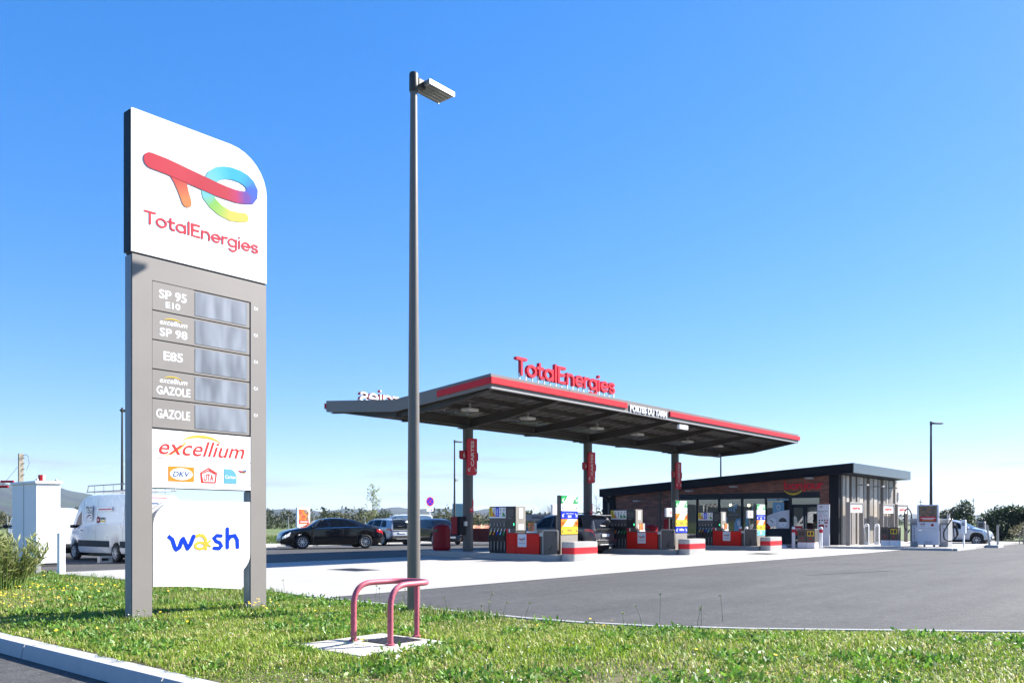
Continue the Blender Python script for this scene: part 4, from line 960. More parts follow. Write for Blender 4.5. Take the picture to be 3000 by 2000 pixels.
# end wall: vertical cladding panels of different widths and depths
MB().box(46.3, 56.7, 16.12, 16.3, zb0, rbm(16.2)).build('end_wall', 'dark_grey', shop)
MB().box(56.5, 56.7, 16.3, 31, zb0, 3.0).build('rear_wall', 'taupe', shop); MB().box(46.3, 56.5, 31.0, 31.2, zb0, 2.95).build('far_wall', 'taupe', shop)
x = 46.34; q = 0; random.seed(3)
M('panel_light', (.38, .345, .30), .45, var=.06); M('panel_mid', (.25, .225, .195), .45, var=.06)
while x < 56.6:
    w = random.choice((.34, .42, .5, .62, .75)); w = min(w, 56.68 - x); dpt = random.choice((.12, .16, .2)); gp = random.choice((.16, .2, .3))
    if w > .1: MB(FY(0, 16.11, 0)).box(x, x + w, .05, rbm(16) - .02, .0, .02 + dpt, b=.006).build('cladding_panel', ('panel_mid', 'panel_light', 'taupe')[q % 3], shop)
    x += w + gp; q += 1
for X in (49.0, 51.8, 54.5):
    b = MB(T((X, 15.95, 3.35))); b.box(-.03, .03, -.25, 0, -.03, .03, 1); b.box(-.18, .18, -.55, -.22, -.05, .03, 0, b=.01); b.build('wall_light', ['lgrey', 'galv'], shop)
MB(FY(0, 16.0, 0)).rr(56.2, 56.62, 2.65, 3.15, .05, .1, .2).build('meter_box', 'white', shop)
# rooftop hatch
MB(mX).prism([(26.0, rt(26)), (28.6, rt(28.6)), (28.5, rt(28.5) + .06), (26.1, rt(26.1) + .05)], 46.5, 48).build('roof_light', 'lgrey', shop)

# ---- things standing before the shop
for (x0, lab) in ((45.5, 'portal frame nearest the shop corner with a white red lettered sign'), (51.1, 'second portal frame along the clad end wall'), (53.9, 'farthest portal frame at the end of the clad wall')):
    w = 2.2; t = thing('sign_frame', lab, 'sign frame', (x0 + w / 2, 15.3, pz), 'vacuum bay portal frames'); F_ = FY(0, 15.22, 0)
    for u in (x0, x0 + w - .12): MB(F_).box(u, u + .12, pz, 2.33, -.22, 0, b=.005).build('leg', 'taupe', t)
    MB(F_).box(x0 + .122, x0 + w - .122, 2.22, 2.33, -.22, 0, b=.005).build('head_beam', 'taupe', t)
    b = MB(F_); b.rr(x0 + .13, x0 + w - .13, 1.78, 2.215, .03, -.12, -.03, 0); b.text('aspirez', x0 + w / 2, 2.0, .22, -.028, 1, width=1.35, bold=.05); b.build('sign_plate', ['white', 'exc_red'], t, smooth=0)
for (x, y, lab) in ((47.9, 15.15, 'slim white louvred rack nearest the shop door'), (48.7, 14.85, 'slim white louvred rack beside the twin dark bins')):
    t = thing('louvred_rack', lab, 'rack', (x, y, pz), 'louvred racks'); b = MB(FX(x, y, pz))
    b.ribbon([(-.11, 0)] + [(-.11, 1.02)] + arc(0, 1.02, .11, 180, 0, 8) + [(.11, 0)], .035, -.08, .0, cap=False); b.box(-.095, .095, .98, 1.06, -.07, -.01); b.build('frame', 'white', t)
    for q in range(20): MB(FX(x, y, pz)).box(-.09, .09, .15 + q * .04, .172 + q * .04, -.06, -.03).build('louvre', 'galv', t, smooth=0)
    MB(FX(x, y, pz)).box(-.13, .13, 0, .14, -.09, .01, b=.01).build('foot', 'white', t)
def twin_bins(X, y0, y1, z, mat, lab):
    t = thing('waste_bins', lab, 'bins', (X + .25, (y0 + y1) / 2, z), 'twin recycling bins'); ym = (y0 + y1) / 2
    for k, (a_, c_) in enumerate(((ym + .01, y1), (y0, ym - .01))):
        u0, u1 = -c_, -a_; F_ = FX(X, 0, z)
        bd = MB(F_).box(u0, u1, .33, .985, -.5, 0, b=.008).build('upper_body', mat, t); MB(F_).box(u0, u1, .02, .315, -.5, 0, b=.008).build('lower_body', 'white_flat', t); MB(F_).box(u0 + .004, u1 - .004, .316, .329, -.49, .002).build('red_line', 'red', t)
        um = (u0 + u1) / 2
        if k: MB(F_).box(u0 + .05, u1 - .04, .64, .88, .0005, .012).build('slot_frame', 'yellow', bd)
        b = MB(F_); b.box(u0 + .075, um - .015, .67, .85, .0005, .014, 0); b.box(um + .015, u1 - .07, .67, .85, .0005, .014, 0 if k else 0); b.build('slot', 'black', bd)
        b = MB(F_); b.prism([(um - .05, .47), (um + .05, .47), (um + .04, .55), (um - .02, .56)], .0005, .004); b.build('pictogram', 'red', bd)
twin_bins(42.3, 15.89, 16.77, gz(42), 'pump_grey', 'twin taupe recycling bins with a yellow slot before the shop door')
twin_bins(44.9, 12.67, 13.5, pz, 'brown', 'twin dark brown recycling bins beside the clad end wall')
for (x, y, z, lab) in ((42.95, 17.25, gz(43), 'white red topped bollard standing left of the taupe recycling bins'), (43.3, 15.95, gz(43), 'white red topped bollard in front of the tall information panel'), (40.9, 18.9, gz(41), 'white red topped bollard beyond the last fuel board'), (43.4, 20.4, gz(43), 'white red topped bollard before the shop windows')):
    t = thing('bollard', lab, 'bollard', (x, y, z), 'red and white bollards'); P = T((x, y, z))
    MB(P).lathe([(.085, -.05), (.085, .84)], 18).build('shaft', 'white_flat', t); MB(P).lathe([(.089, .80), (.089, .97)], 18).build('red_band', 'red', t); MB(P).lathe([(.085, .971), (.085, 1.06), (.06, 1.10), (0, 1.11)], 18).build('cap', 'white_flat', t)
t = thing('information_panel', 'tall white information panel with logo beside the shop door', 'panel', (44.6, 16.3, pz)); F_ = FX(44.6, 0, 0)
MB(F_).box(-16.62, -15.98, pz, 2.2, -.06, 0, b=.005).build('board', 'poster_white', t)
emblem(MB(F_), -16.44 - 6.32 * .13, 2.08 - 6.1 * .13, .13, .0005, .002).build('logo', 'emblem', t, smooth=0)
b = MB(F_); b.text('TotalEnergies', -16.45, 1.99, .03, .001, 0, width=.22); b.text('Bienvenue chez', -16.32, 1.86, .06, .001, 0, width=.50, bold=.02)
for q, (u, w, v) in enumerate(((-16.56, .25, 1.79), (-16.56, .42, 1.76), (-16.56, .33, 1.68), (-16.56, .2, 1.62), (-16.56, .2, 1.59), (-16.56, .22, 1.56), (-16.28, .2, 1.62), (-16.28, .2, 1.59), (-16.56, .2, 1.50), (-16.2, .12, 1.46))): b.box(u, u + w, v, v + .012, .0005, .0015, 2 if q > 2 else 3)
for q in range(4): b.rr(-16.55 + q * .14, -16.47 + q * .14, 1.33, 1.41, .01, .0005, .002, 4 if q < 3 else 5)
b.rr(-16.55, -16.47, 1.20, 1.28, .01, .0005, .002, 4); b.rr(-16.25, -16.07, 1.2, 1.28, .01, .0005, .002, 5); b.box(-16.54, -16.27, .97, 1.14, .0005, .002, 5); b.disc(-16.15, 1.06, .06, .0005, .002, 2, 14); b.build('print', ['dark_grey', 'red', 'pinkred', 'mid_grey', 'brown', 'red_dark'], t, smooth=0)
t = thing('parasol_base', 'low pale parasol base with stub tube before the shop', 'parasol base', (42.4, 17.75, gz(42)))
MB(T((42.4, 17.75, gz(42)))).lathe([(.36, 0), (.36, .10), (.28, .15), (.05, .17), (.05, .17)], 24).build('weight', 'poster_white', t); MB(T((42.4, 17.75, gz(42)))).tube([(0, 0, .15), (0, 0, .42)], .03, 10).build('tube', 'white', t)

# ---- vacuum bay
t = thing('advert_panel', 'white advertising panel with a dark poster between the vacuum machines', 'advert panel', (45.9, 11.5, pz)); F_ = FX(45.9, 0, 0)
MB(F_).box(-12.04, -11.03, .88, 2.145, -.14, 0, b=.02).build('upper_case', 'poster_white', t); MB(F_).box(-12.02, -11.01, .13, .86, -.16, .01, b=.02).build('lower_case', 'poster_white', t)
for u in (-11.75, -11.3): MB(F_).box(u, u + .08, pz, .13, -.12, -.04).build('foot', 'dark_grey', t)
for q in range(6): MB(F_).box(-11.66 + q * .06, -11.645 + q * .06, .16, .32, .01, .013).build('vent', 'mid_grey', t)
b = MB(F_); b.box(-11.95, -11.11, 1.28, 2.09, .0005, .004, 0); b.box(-11.88, -11.16, 1.33, 1.56, .005, .007, 1); b.bar(-11.52, 1.47, .66, .03, .009, 2); b.bar(-11.52, 1.42, .5, .02, .009, 2); b.bar(-11.52, 1.37, .55, .02, .009, 3); b.build('poster', ['poster_dark', 'red', 'white', 'wash_yellow'], t, smooth=0)
emblem(MB(F_), -11.78 - 6.32 * .16, 1.17 - 6.1 * .16, .16, .0005, .003).build('logo', 'emblem', t, smooth=0)
b = MB(F_); b.text('TotalEnergies', -11.78, 1.06, .03, .002, 0, width=.24); b.rr(-11.38, -11.26, 1.07, 1.19, .01, .0005, .002, 0); b.box(-11.9, -11.15, .96, .972, .0005, .002, 1); b.build('print', ['red_dark', 'lgrey'], t, smooth=0)
def vacuum(X, y0, y1, d, lab, hoses):
    t = thing('vacuum_machine', lab, 'vacuum', (X + d / 2, (y0 + y1) / 2, pz), 'vacuum machines'); F_ = FX(X, 0, 0)
    MB(F_).box(-y1, -y0, pz, 1.36, -d, 0, b=.015).build('body', 'lgrey', t); MB(F_).box(-y1 - .03, -y0 + .03, 1.36, 1.45, -d - .03, .03, b=.02).build('lid', 'offwhite', t)
    MB(F_).box(-y1 + .02, -y0 - .02, .30, 1.22, .0005, .01).build('front_panel', 'mid_grey', t)
    b = MB(F_); b.box(-y1 + .11, -y0 - .02, .30, 1.12, .011, .014, 0); b.text('ASPIRATEUR', -(y0 + y1) / 2 + .02, .68, .09, .016, 1, width=.68, bold=.02, rot=90); b.disc(-y1 + .18, 1.06, .03, .015, .016, 1, 12); b.disc(-y0 - .07, 1.06, .03, .015, .016, 1, 12); b.build('lettering_plate', ['poster_white', 'dark_grey'], t, smooth=0)
    MB(F_).box(-y0 - .06, -y0 + .06, 1.45, 1.75, -.16, -.06, b=.01).build('hose_arm', 'offwhite', t)
    for P in hoses: MB().tube(fil(P, .25, 8), .030, 8).build('hose', 'black_rubber', t)
    MB().tube([hoses[0][-1], (hoses[0][-1][0], hoses[0][-1][1] - .02, hoses[0][-1][2] - .14)], .035, 8).build('hose_nozzle', 'offwhite', t)
vacuum(46.3, 10.70, 11.12, .9, 'vacuum machine with looping black hose nearest the silver hatchback', [
 [(46.15, 10.60, 1.7), (46.05, 10.44, 1.95), (46.0, 10.38, 2.03), (46.0, 10.32, 1.85), (46.0, 10.45, 1.45), (46.0, 10.85, .75), (46.0, 10.78, .38), (46.0, 10.50, .30), (46.0, 10.20, .55), (46.0, 10.32, 1.25)],
 [(46.4, 10.95, 1.45), (46.35, 10.95, 1.75), (46.3, 10.82, 1.86), (46.2, 10.62, 1.65)], [(46.0, 10.30, 1.3), (46.0, 10.15, .65), (46.0, 10.35, .45), (46.0, 10.40, 1.2)]])
vacuum(45.95, 12.0, 12.38, .8, 'vacuum machine half hidden behind the white advertising panel', [
 [(46.0, 12.33, 1.45), (46.0, 12.33, 1.75), (46.0, 12.5, 2.02), (46.0, 12.66, 1.8), (46.0, 12.67, 1.0), (46.0, 12.55, .85)], [(46.0, 12.67, 1.0), (46.0, 12.5, .7), (46.0, 12.42, .9)]])
t = thing('payment_post', 'slim white payment post at the end of the kerbed platform', 'post', (45.7, 9.88, pz)); F_ = FX(45.5, .5, 0)
MB(F_).box(-9.36 - .5 + .5, -9.30, pz, .74, -.14, -.02, b=.008).build('leg', 'white', t); MB(F_).box(-9.44, -9.24, .72, 1.39, -.22, 0, b=.02).build('head', 'white', t); MB(F_).box(-9.40, -9.28, 1.1, 1.26, .0005, .008).build('screen', 'lgrey', t)
t = thing('post_base', 'concrete block with two white stub posts in front of the silver hatchback', 'post block', (50.4, 9.5, gz(50)))
MB().box(49.9, 51.3, 9.15, 9.75, gz(50) - .02, gz(50) + .14, b=.02).build('block', 'kerbstone', t)
for a_, c_ in (((50.2, 9.6, 0), (50.15, 9.72, 1.12)), ((50.6, 9.3, 0), (50.6, 9.3, 1.12))): MB().tube([a_, c_], .055, 10).build('post', 'dirty_white', t)

# ================================================================== VEHICLES
def interp(P, x): return float(np.interp(x, [p[0] for p in P], [p[1] for p in P]))
def smoothed(P, n=90, it=3):       # resample a polyline and round its corners a little
    xs_ = np.linspace(P[0][0], P[-1][0], n); ys_ = np.interp(xs_, [p[0] for p in P], [p[1] for p in P])
    for _ in range(it): ys_[1:-1] = ys_[1:-1] * .5 + .25 * (ys_[:-2] + ys_[2:])
    return list(zip(xs_, ys_))
class Car:
    def __init__(s, sp):
        s.sp = sp; s.top = smoothed(sp['top'], it=sp.get('sm', 2)); s.belt = sp['belt']; s.wid = smoothed(sp['wid'], it=3); s.wh = sp['wheels']; s.r = sp['r']
    def ring(s, x):
        sp = s.sp; top = interp(s.top, x); w = interp(s.wid, x); belt = min(interp(s.belt, x), top - .03); zb = interp(sp['bot'], x); arch = False
        for xw in s.wh:
            dx = abs(x - xw); Ra = s.r + sp.get('gap', .055)
            if dx < Ra: zb = max(zb, s.r + math.sqrt(Ra * Ra - dx * dx)); arch = True
        gh = max(0, top - belt - .04); rw = w * sp.get('hood', .90) - sp.get('tumble', .36) * gh
        zm = max(zb + .05, zb + (belt - zb) * .55); zc = min(zb + .13, zm - .02)
        rd_ = min(.07, .35 * (top - belt)) if gh > .1 else .02
        return [(0, zb + .0), (w * .93, zb), (w * .995, zc), (w, zm), (w * .985, belt - .012), (w * .955, belt + .012 if gh > .05 else belt), (rw, top - rd_), (rw * .82, top - rd_ * .28), (0, top)]
    def pt(s, x, t, side=1):
        P = s.ring(x); i = min(int(t), len(P) - 2); f = t - i
        return Vector((x, side * (P[i][0] * (1 - f) + P[i + 1][0] * f), P[i][1] * (1 - f) + P[i + 1][1] * f))
def car(name, label, cat, sp, loc, head, scale, paint, group=None, extra=None):
    t = thing(name, label, cat, loc, group, rot=head); S = Matrix.Scale(scale, 4); c = Car(sp); L0, L1 = sp['top'][0][0], sp['top'][-1][0]
    xs_ = set(np.round(np.linspace(L0, L1, 64), 4))
    for xw in sp['wheels']:
        Ra = sp['r'] + sp.get('gap', .055)
        for k in range(15): xs_.add(round(xw + Ra * math.cos(math.pi * k / 14) * .9995, 4))
        xs_ |= {round(xw - Ra - .002, 4), round(xw + Ra + .002, 4)}
    xs_ = sorted(x for x in xs_ if L0 <= x <= L1)
    b = MB(S); V = []; F = []; mi = []; rings = [c.ring(x) for x in xs_]; m = 9; k = 2 * m - 1   # closed loop right+left
    for x, P in zip(xs_, rings):
        V += [(x, p[0], p[1]) for p in P] + [(x, -p[0], p[1]) for p in P[-2:0:-1]]
    k = m + m - 2
    for i in range(len(xs_) - 1):
        for j in range(k):
            j2 = (j + 1) % k; F.append((i * k + j, i * k + j2, (i + 1) * k + j2, (i + 1) * k + j))
            low = j in (1, 14) or j in (0, 15); mi.append(1 if low else 0)
    F += [tuple(range(k))[::-1], tuple(range((len(xs_) - 1) * k, len(xs_) * k))]; mi += [0, 0]
    b.add(V, F); b.mi = mi
    b.build('body', [paint, sp.get('sill', 'clad')], t, smooth=40)
    u = MB(S); w0 = interp(sp['wid'], 0); u.box(L0 + .25, L1 - .25, -w0 + .28, w0 - .28, .17, .62); u.build('underbody', 'black', t, smooth=0)
    def sidepatch(nm, quad, mat, off=.006, n=8, sides=(1, -1), par=t, t0=5.):
        for sd in sides:
            b = MB(S); V = []
            (xa, va), (xb, vb), (xc, vc), (xd, vd) = quad      # rear low, front low, front high, rear high
            for j in range(n + 1):
                for i in range(n + 1):
                    f, g = i / n, j / n; x = (xa * (1 - f) + xb * f) * (1 - g) + (xd * (1 - f) + xc * f) * g; v = (va * (1 - f) + vb * f) * (1 - g) + (vd * (1 - f) + vc * f) * g
                    p = c.pt(x, t0 + v, sd); p.y += sd * off; p.z += off * .4; V.append(tuple(p))
            F = []
            for j in range(n):
                for i in range(n): q = j * (n + 1) + i; f_ = (q, q + 1, q + n + 2, q + n + 1); F.append(f_ if sd < 0 else f_[::-1])
            b.add(V, F); o = b.build(nm, mat, par, smooth=60)
        return o
    def toppatch(nm, x0, x1, w0_, w1_, mat, off=.008, n=8):
        b = MB(S); V = []
        for j in range(n + 1):
            x = x0 + (x1 - x0) * j / n; ww = w0_ + (w1_ - w0_) * j / n; P = c.ring(x); dz = (interp(c.top, x + .02) - interp(c.top, x - .02)) / .04; nx_, nz_ = -dz / math.hypot(dz, 1), 1 / math.hypot(dz, 1)
            rw, zr = P[6]; rg, zg = P[7]; zt = P[8][1]
            for i in range(n + 1):
                y = (2 * i / n - 1) * ww * rw; ay = abs(y); z = zt + (zg - zt) * min(1, ay / rg) if ay < rg else zg + (zr - zg) * (ay - rg) / max(1e-4, rw - rg)
                V.append((x + nx_ * off, y, z + nz_ * off))
        F = []
        for j in range(n):
            for i in range(n): q = j * (n + 1) + i; F.append((q, q + n + 1, q + n + 2, q + 1))
        return b.add(V, F).build(nm, mat, t, smooth=60)
    for q in sp['side_windows']: sidepatch('window', q, sp.get('glass', 'car_glass'))
    if 'chrome_line' in sp: sidepatch('window_trim', sp['chrome_line'], 'chrome', .009)
    for nm, a_ in (('windscreen', sp.get('ws')), ('rear_window', sp.get('rw'))):
        if a_: toppatch(nm, a_[0], a_[1], a_[2], a_[3], 'car_glass')
    for q in sp.get('headlights', []): sidepatch('headlight', q, 'lamp_clear', .008, t0=3.)
    for q in sp.get('taillights', []): sidepatch('tail_light', q, 'tail_red', .008, t0=3.)
    for q in sp.get('handles', []):
        for sd in (1, -1):
            p = c.pt(q, 3.75, sd); b = MB(S @ T(p)); b.box(-.1, .1, -.005 if sd > 0 else -.03, .03 if sd > 0 else .005, -.014, .014, b=.008); b.build('handle', sp.get('hmat', paint), t)
    for x, z, w, h in sp.get('plates', []):
        b = MB(S); b.box(x - .012, x + .012, -w / 2, w / 2, z, z + h); b.build('number_plate', 'plate', t)
    for nm, x0, x1, y0, y1, z0, z1, mat in sp.get('boxes', []):
        MB(S).box(x0, x1, y0, y1, z0, z1, b=.02).build(nm, mat, t)
    mx = sp.get('mirror')
    if mx:
        for sd in (1, -1):
            p = c.pt(mx, 5.1, sd); b = MB(S @ T(p)); b.box(-.07, .07, 0 if sd > 0 else -.2, .2 if sd > 0 else 0, .0, .13, b=.035); b.build('mirror', sp.get('mmat', paint), t)
    r = sp['r']; ww = .2
    if not hasattr(car, 'w'): car.w = {}
    wk = (r, sp.get('spokes', 5))
    if wk not in car.w:
        b = MB(Matrix.Rotation(R(90), 4, 'X')); b.lathe([(r * .64, -ww / 2), (r * .9, -ww / 2), (r * .985, -ww * .36), (r, -ww * .2), (r, ww * .2), (r * .985, ww * .36), (r * .9, ww / 2), (r * .64, ww / 2), (r * .62, 0), (r * .64, -ww / 2)], 30, caps=False)
        ty = b.build('wheel', 'tyre', None, smooth=40)
        b = MB(Matrix.Rotation(R(90), 4, 'X')); b.lathe([(r * .66, -ww * .42), (r * .66, -ww * .5), (r * .60, -ww * .47), (r * .60, 0), (r * .60, ww * .47), (r * .66, ww * .5), (r * .66, ww * .42)], 28, caps=False); b.lathe([(0, -ww * .2), (r * .6, -ww * .2), (r * .6, ww * .2), (0, ww * .2)], 20, 1)
        ns = sp.get('spokes', 5)
        for q in range(ns):
            for dz in (-.46, .40):
                for off in ((-.055, .055) if ns <= 7 else (0,)):
                    M0 = b.M; b.M = M0 @ Matrix.Rotation(2 * math.pi * q / ns + off * 3, 4, 'Z'); b.box(r * .10, r * .63, -r * .035, r * .035, ww * dz, ww * (dz + .06)); b.M = M0
        b.lathe([(r * .15, -ww * .48), (r * .15, ww * .48)], 12)
        rm = b.build('rim', ['rim', 'black'], None, smooth=40); car.w[wk] = (ty.data, rm.data); bpy.data.objects.remove(ty); bpy.data.objects.remove(rm)
    wt = interp(sp['wid'], 0) - .115
    for xw in sp['wheels']:
        for sd in (1, -1):
            o = bpy.data.objects.new('wheel', car.w[wk][0]); COL.objects.link(o); o.parent = t; o.location = (xw * scale, sd * wt * scale, r * scale); o.scale = (scale,) * 3
            o2 = bpy.data.objects.new('rim', car.w[wk][1]); COL.objects.link(o2); o2.parent = o
    if extra: extra(t, c, S, sidepatch, toppatch)
    return t
sedan = dict(top=[(-2.45, .60), (-2.44, .92), (-2.36, 1.02), (-1.85, 1.09), (-1.62, 1.14), (-1.05, 1.36), (-.55, 1.445), (0, 1.46), (.35, 1.43), (.62, 1.36), (1.22, 1.03), (1.5, .985), (2.05, .88), (2.32, .76), (2.43, .64), (2.45, .42)],
 belt=[(-2.45, .84), (-1.8, .99), (-1, .98), (1.2, .93), (2, .82), (2.45, .58)], wid=[(-2.45, .60), (-2.3, .80), (-1.8, .90), (-.5, .93), (1.2, .92), (1.9, .88), (2.25, .76), (2.45, .52)],
 bot=[(-2.45, .34), (-2.1, .22), (1.9, .20), (2.45, .26)], wheels=(-1.49, 1.48), r=.335, gap=.045, sill='paint_black', spokes=10,
 side_windows=[[(-.62, .08), (.18, .08), (.20, .92), (-.45, .92)], [(-1.33, .14), (-.70, .08), (-.53, .92), (-.9, .80)], [(.30, .08), (1.05, .08), (.50, .90), (.30, .92)]],
 ws=(1.18, .60, .93, .90), rw=(-1.62, -1.02, .88, .88), headlights=[[(2.05, .35), (2.36, .1), (2.34, .75), (2.0, .95)]], taillights=[[(-2.42, .45), (-2.05, .55), (-2.05, .95), (-2.40, .95)]],
 handles=(-.75, .25), plates=[(-2.46, .74, .52, .11), (2.46, .40, .52, .11)], mirror=.98)
def sedan_x(t, c, S, sp_, tp_):
    sp_('window_trim', [(-1.40, .04), (.95, .02), (.95, .06), (-1.36, .09)], 'chrome', .010)
    for q in ((-.66, -.58), (.19, .27)): pass
    # front left door swung open
    m = S @ T((1.06, .92, 0)) @ RZ(32) @ T((-1.06, -.92, 0)); b = MB(m); P = [(.05, .32), (1.04, .32), (1.06, .95), (.02, .97)]
    mm = m @ Matrix(((1, 0, 0, 0), (0, 0, -1, .94), (0, 1, 0, 0), (0, 0, 0, 1)))
    b = MB(mm); b.prism(P, -.03, .05); d = b.build('door', 'paint_black', t)
    b = MB(mm); b.ribbon([(.03, .95), (.10, 1.38), (.55, 1.36), (1.04, .97)], .045, .0, .035); b.build('window_frame', 'black', d); b = MB(mm); b.prism([(.06, .97), (1.0, .97), (.54, 1.34), (.12, 1.35)], .012, .018); b.build('pane', 'car_glass_light', d)
car('black_sedan', 'black saloon car with its front door open behind the lamp post', 'car', sedan, (25.71, 33.45, 0), 155.5, 1.02, 'paint_black', 'parked cars', sedan_x)
suv = dict(top=[(-2.30, .55), (-2.29, .95), (-2.22, 1.12), (-2.06, 1.52), (-2.02, 1.60), (-1.4, 1.66), (-.6, 1.68), (.1, 1.66), (.50, 1.58), (1.18, 1.17), (1.40, 1.12), (1.95, 1.03), (2.2, .92), (2.29, .75), (2.30, .45)],
 belt=[(-2.30, .95), (-2.1, 1.08), (-1.2, 1.08), (1.2, 1.02), (2.0, .95), (2.30, .65)], wid=[(-2.30, .66), (-2.18, .82), (-1.8, .90), (-.5, .925), (1.2, .915), (1.8, .88), (2.15, .76), (2.30, .55)],
 bot=[(-2.30, .42), (-2.0, .28), (1.9, .26), (2.30, .30)], wheels=(-1.42, 1.40), r=.35, gap=.06, spokes=5, hood=.92, tumble=.33,
 side_windows=[[(-1.72, .10), (-1.15, .08), (-1.1, .90), (-1.55, .85)], [(-1.05, .08), (-.12, .08), (-.12, .92), (-1.0, .92)], [(-.04, .08), (1.02, .08), (.42, .90), (-.04, .92)]],
 ws=(1.14, .52, .93, .90), rw=(-2.215, -2.085, .90, .86), headlights=[[(1.85, .45), (2.22, .2), (2.22, .8), (1.8, .95)]], taillights=[[(-2.27, .55), (-1.85, .62), (-1.85, .95), (-2.26, .95)]],
 handles=(-.85, .15), plates=[(-2.305, .72, .52, .12), (2.305, .42, .52, .11)], mirror=1.0,
 boxes=[('rear_bumper', -2.36, -2.2, -.78, .78, .38, .60, 'clad'), ('skid_plate', -2.37, -2.3, -.5, .5, .36, .42, 'galv'), ('spoiler', -2.22, -1.98, -.60, .60, 1.585, 1.63, 'clad')])
def suv_rear(t, c, S, sp_, tp_):
    b = MB(S); b.box(-2.31, -2.298, -.8 + .1, .70, .96, 1.06, b=.004); b.build('light_bar', 'black', t)
    for sd in (-1, 1): MB(S).box(-2.345, -2.33 + .02, sd * .62 - .13, sd * .62 + .13, .50, .545).build('reflector', 'tail_red', t)
    MB(S).box(-2.372, -2.352, -.72, .72, .565, .585).build('chrome_strip', 'chrome', t); MB(S).tube([(-1.5, .58, 1.70), (-1.3, .60, 1.725), (.2, .60, 1.72), (.35, .58, 1.68)], .018, 6).build('roof_rail', 'black', t); MB(S).tube([(-1.5, -.58, 1.70), (-1.3, -.60, 1.725), (.2, -.60, 1.72), (.35, -.58, 1.68)], .018, 6).build('roof_rail', 'black', t)
    MB(S).tube([(-2.245, -.05, 1.17), (-2.23, .30, 1.18)], .012, 6).build('wiper', 'black', t)
car('grey_suv', 'dark grey estate SUV filling up between the first two pumps', 'car', dict(suv), (29.06, 21.85, gz(29)), 90, .985, 'paint_grey', 'parked cars', suv_rear)
car('silver_suv', 'silver SUV parked behind the black saloon', 'car', suv, (31.95, 36.75, 0), 81, .88, 'paint_silver', 'parked cars', suv_rear)
car('navy_suv', 'dark blue SUV facing the forecourt beside the silver SUV', 'car', suv, (34.3, 34.7, 0), 248, .88, 'paint_navy', 'parked cars')
hatch = dict(top=[(-1.97, .55), (-1.96, .95), (-1.88, 1.10), (-1.62, 1.42), (-1.2, 1.49), (-.5, 1.51), (0, 1.50), (.30, 1.43), (1.05, 1.03), (1.25, .98), (1.65, .90), (1.88, .76), (1.96, .58), (1.97, .40)],
 belt=[(-1.97, .92), (-1.5, 1.04), (-.5, .98), (1.0, .92), (1.6, .84), (1.97, .55)], wid=[(-1.97, .60), (-1.8, .78), (-1.3, .86), (0, .87), (1.1, .865), (1.6, .80), (1.85, .68), (1.97, .50)],
 bot=[(-1.97, .38), (-1.7, .22), (1.6, .20), (1.97, .24)], wheels=(-1.27, 1.29), r=.315, gap=.05, spokes=8, hood=.92,
 side_windows=[[(-1.25, .2), (-.36, .10), (-.36, .90), (-1.0, .85)], [(-.28, .10), (.92, .06), (.30, .88), (-.28, .92)]], ws=(1.02, .33, .93, .90), rw=(-1.87, -1.64, .9, .86),
 headlights=[[(1.45, .65), (1.88, .3), (1.90, .75), (1.55, .95)]], taillights=[[(-1.95, .45), (-1.6, .6), (-1.6, .95), (-1.93, .95)]], handles=(-.6, .12), plates=[(1.975, .42, .5, .11), (-1.975, .7, .5, .11)], mirror=.82,
 boxes=[('grille', 1.90, 1.985, -.45, .45, .30, .52, 'black')])
car('silver_hatchback', 'light silver hatchback parked behind the vacuum machines', 'car', hatch, (54.65, 12.2, gz(54)), 270, .97, 'paint_blue_silver', 'parked cars')
van = dict(top=[(-3.0, .60), (-2.99, 2.35), (-2.9, 2.52), (-2.4, 2.60), (0, 2.62), (1.0, 2.60), (1.45, 2.48), (1.80, 2.22), (2.35, 1.45), (2.5, 1.32), (2.85, 1.18), (2.98, .95), (3.0, .55)],
 belt=[(-3.0, 1.50), (0, 1.42), (1.2, 1.32), (2.4, 1.16), (3.0, .85)], wid=[(-3.0, .92), (-2.9, .97), (-2, .985), (1.6, .985), (2.3, .95), (2.8, .82), (3.0, .62)], bot=[(-3, .42), (-2.7, .34), (2.5, .30), (3, .34)],
 wheels=(-1.55, 2.05), r=.34, gap=.08, spokes=6, hood=.965, tumble=.085, sill='paint_white', side_windows=[[(1.42, .10), (2.22, .02), (1.86, .52), (1.50, .62)]], ws=(2.36, 1.80, .93, .92),
 headlights=[[(2.6, .3), (2.9, .1), (2.88, .9), (2.55, 1.)]], taillights=[[(-2.99, .2), (-2.93, .2), (-2.93, .95), (-2.99, .95)]], handles=(1.30,), hmat='black', mirror=2.05, mmat='black', plates=[(-3.01, .62, .52, .11)],
 boxes=[('bumper', -3.08, -2.92, -.92, .92, .40, .56, 'clad')])
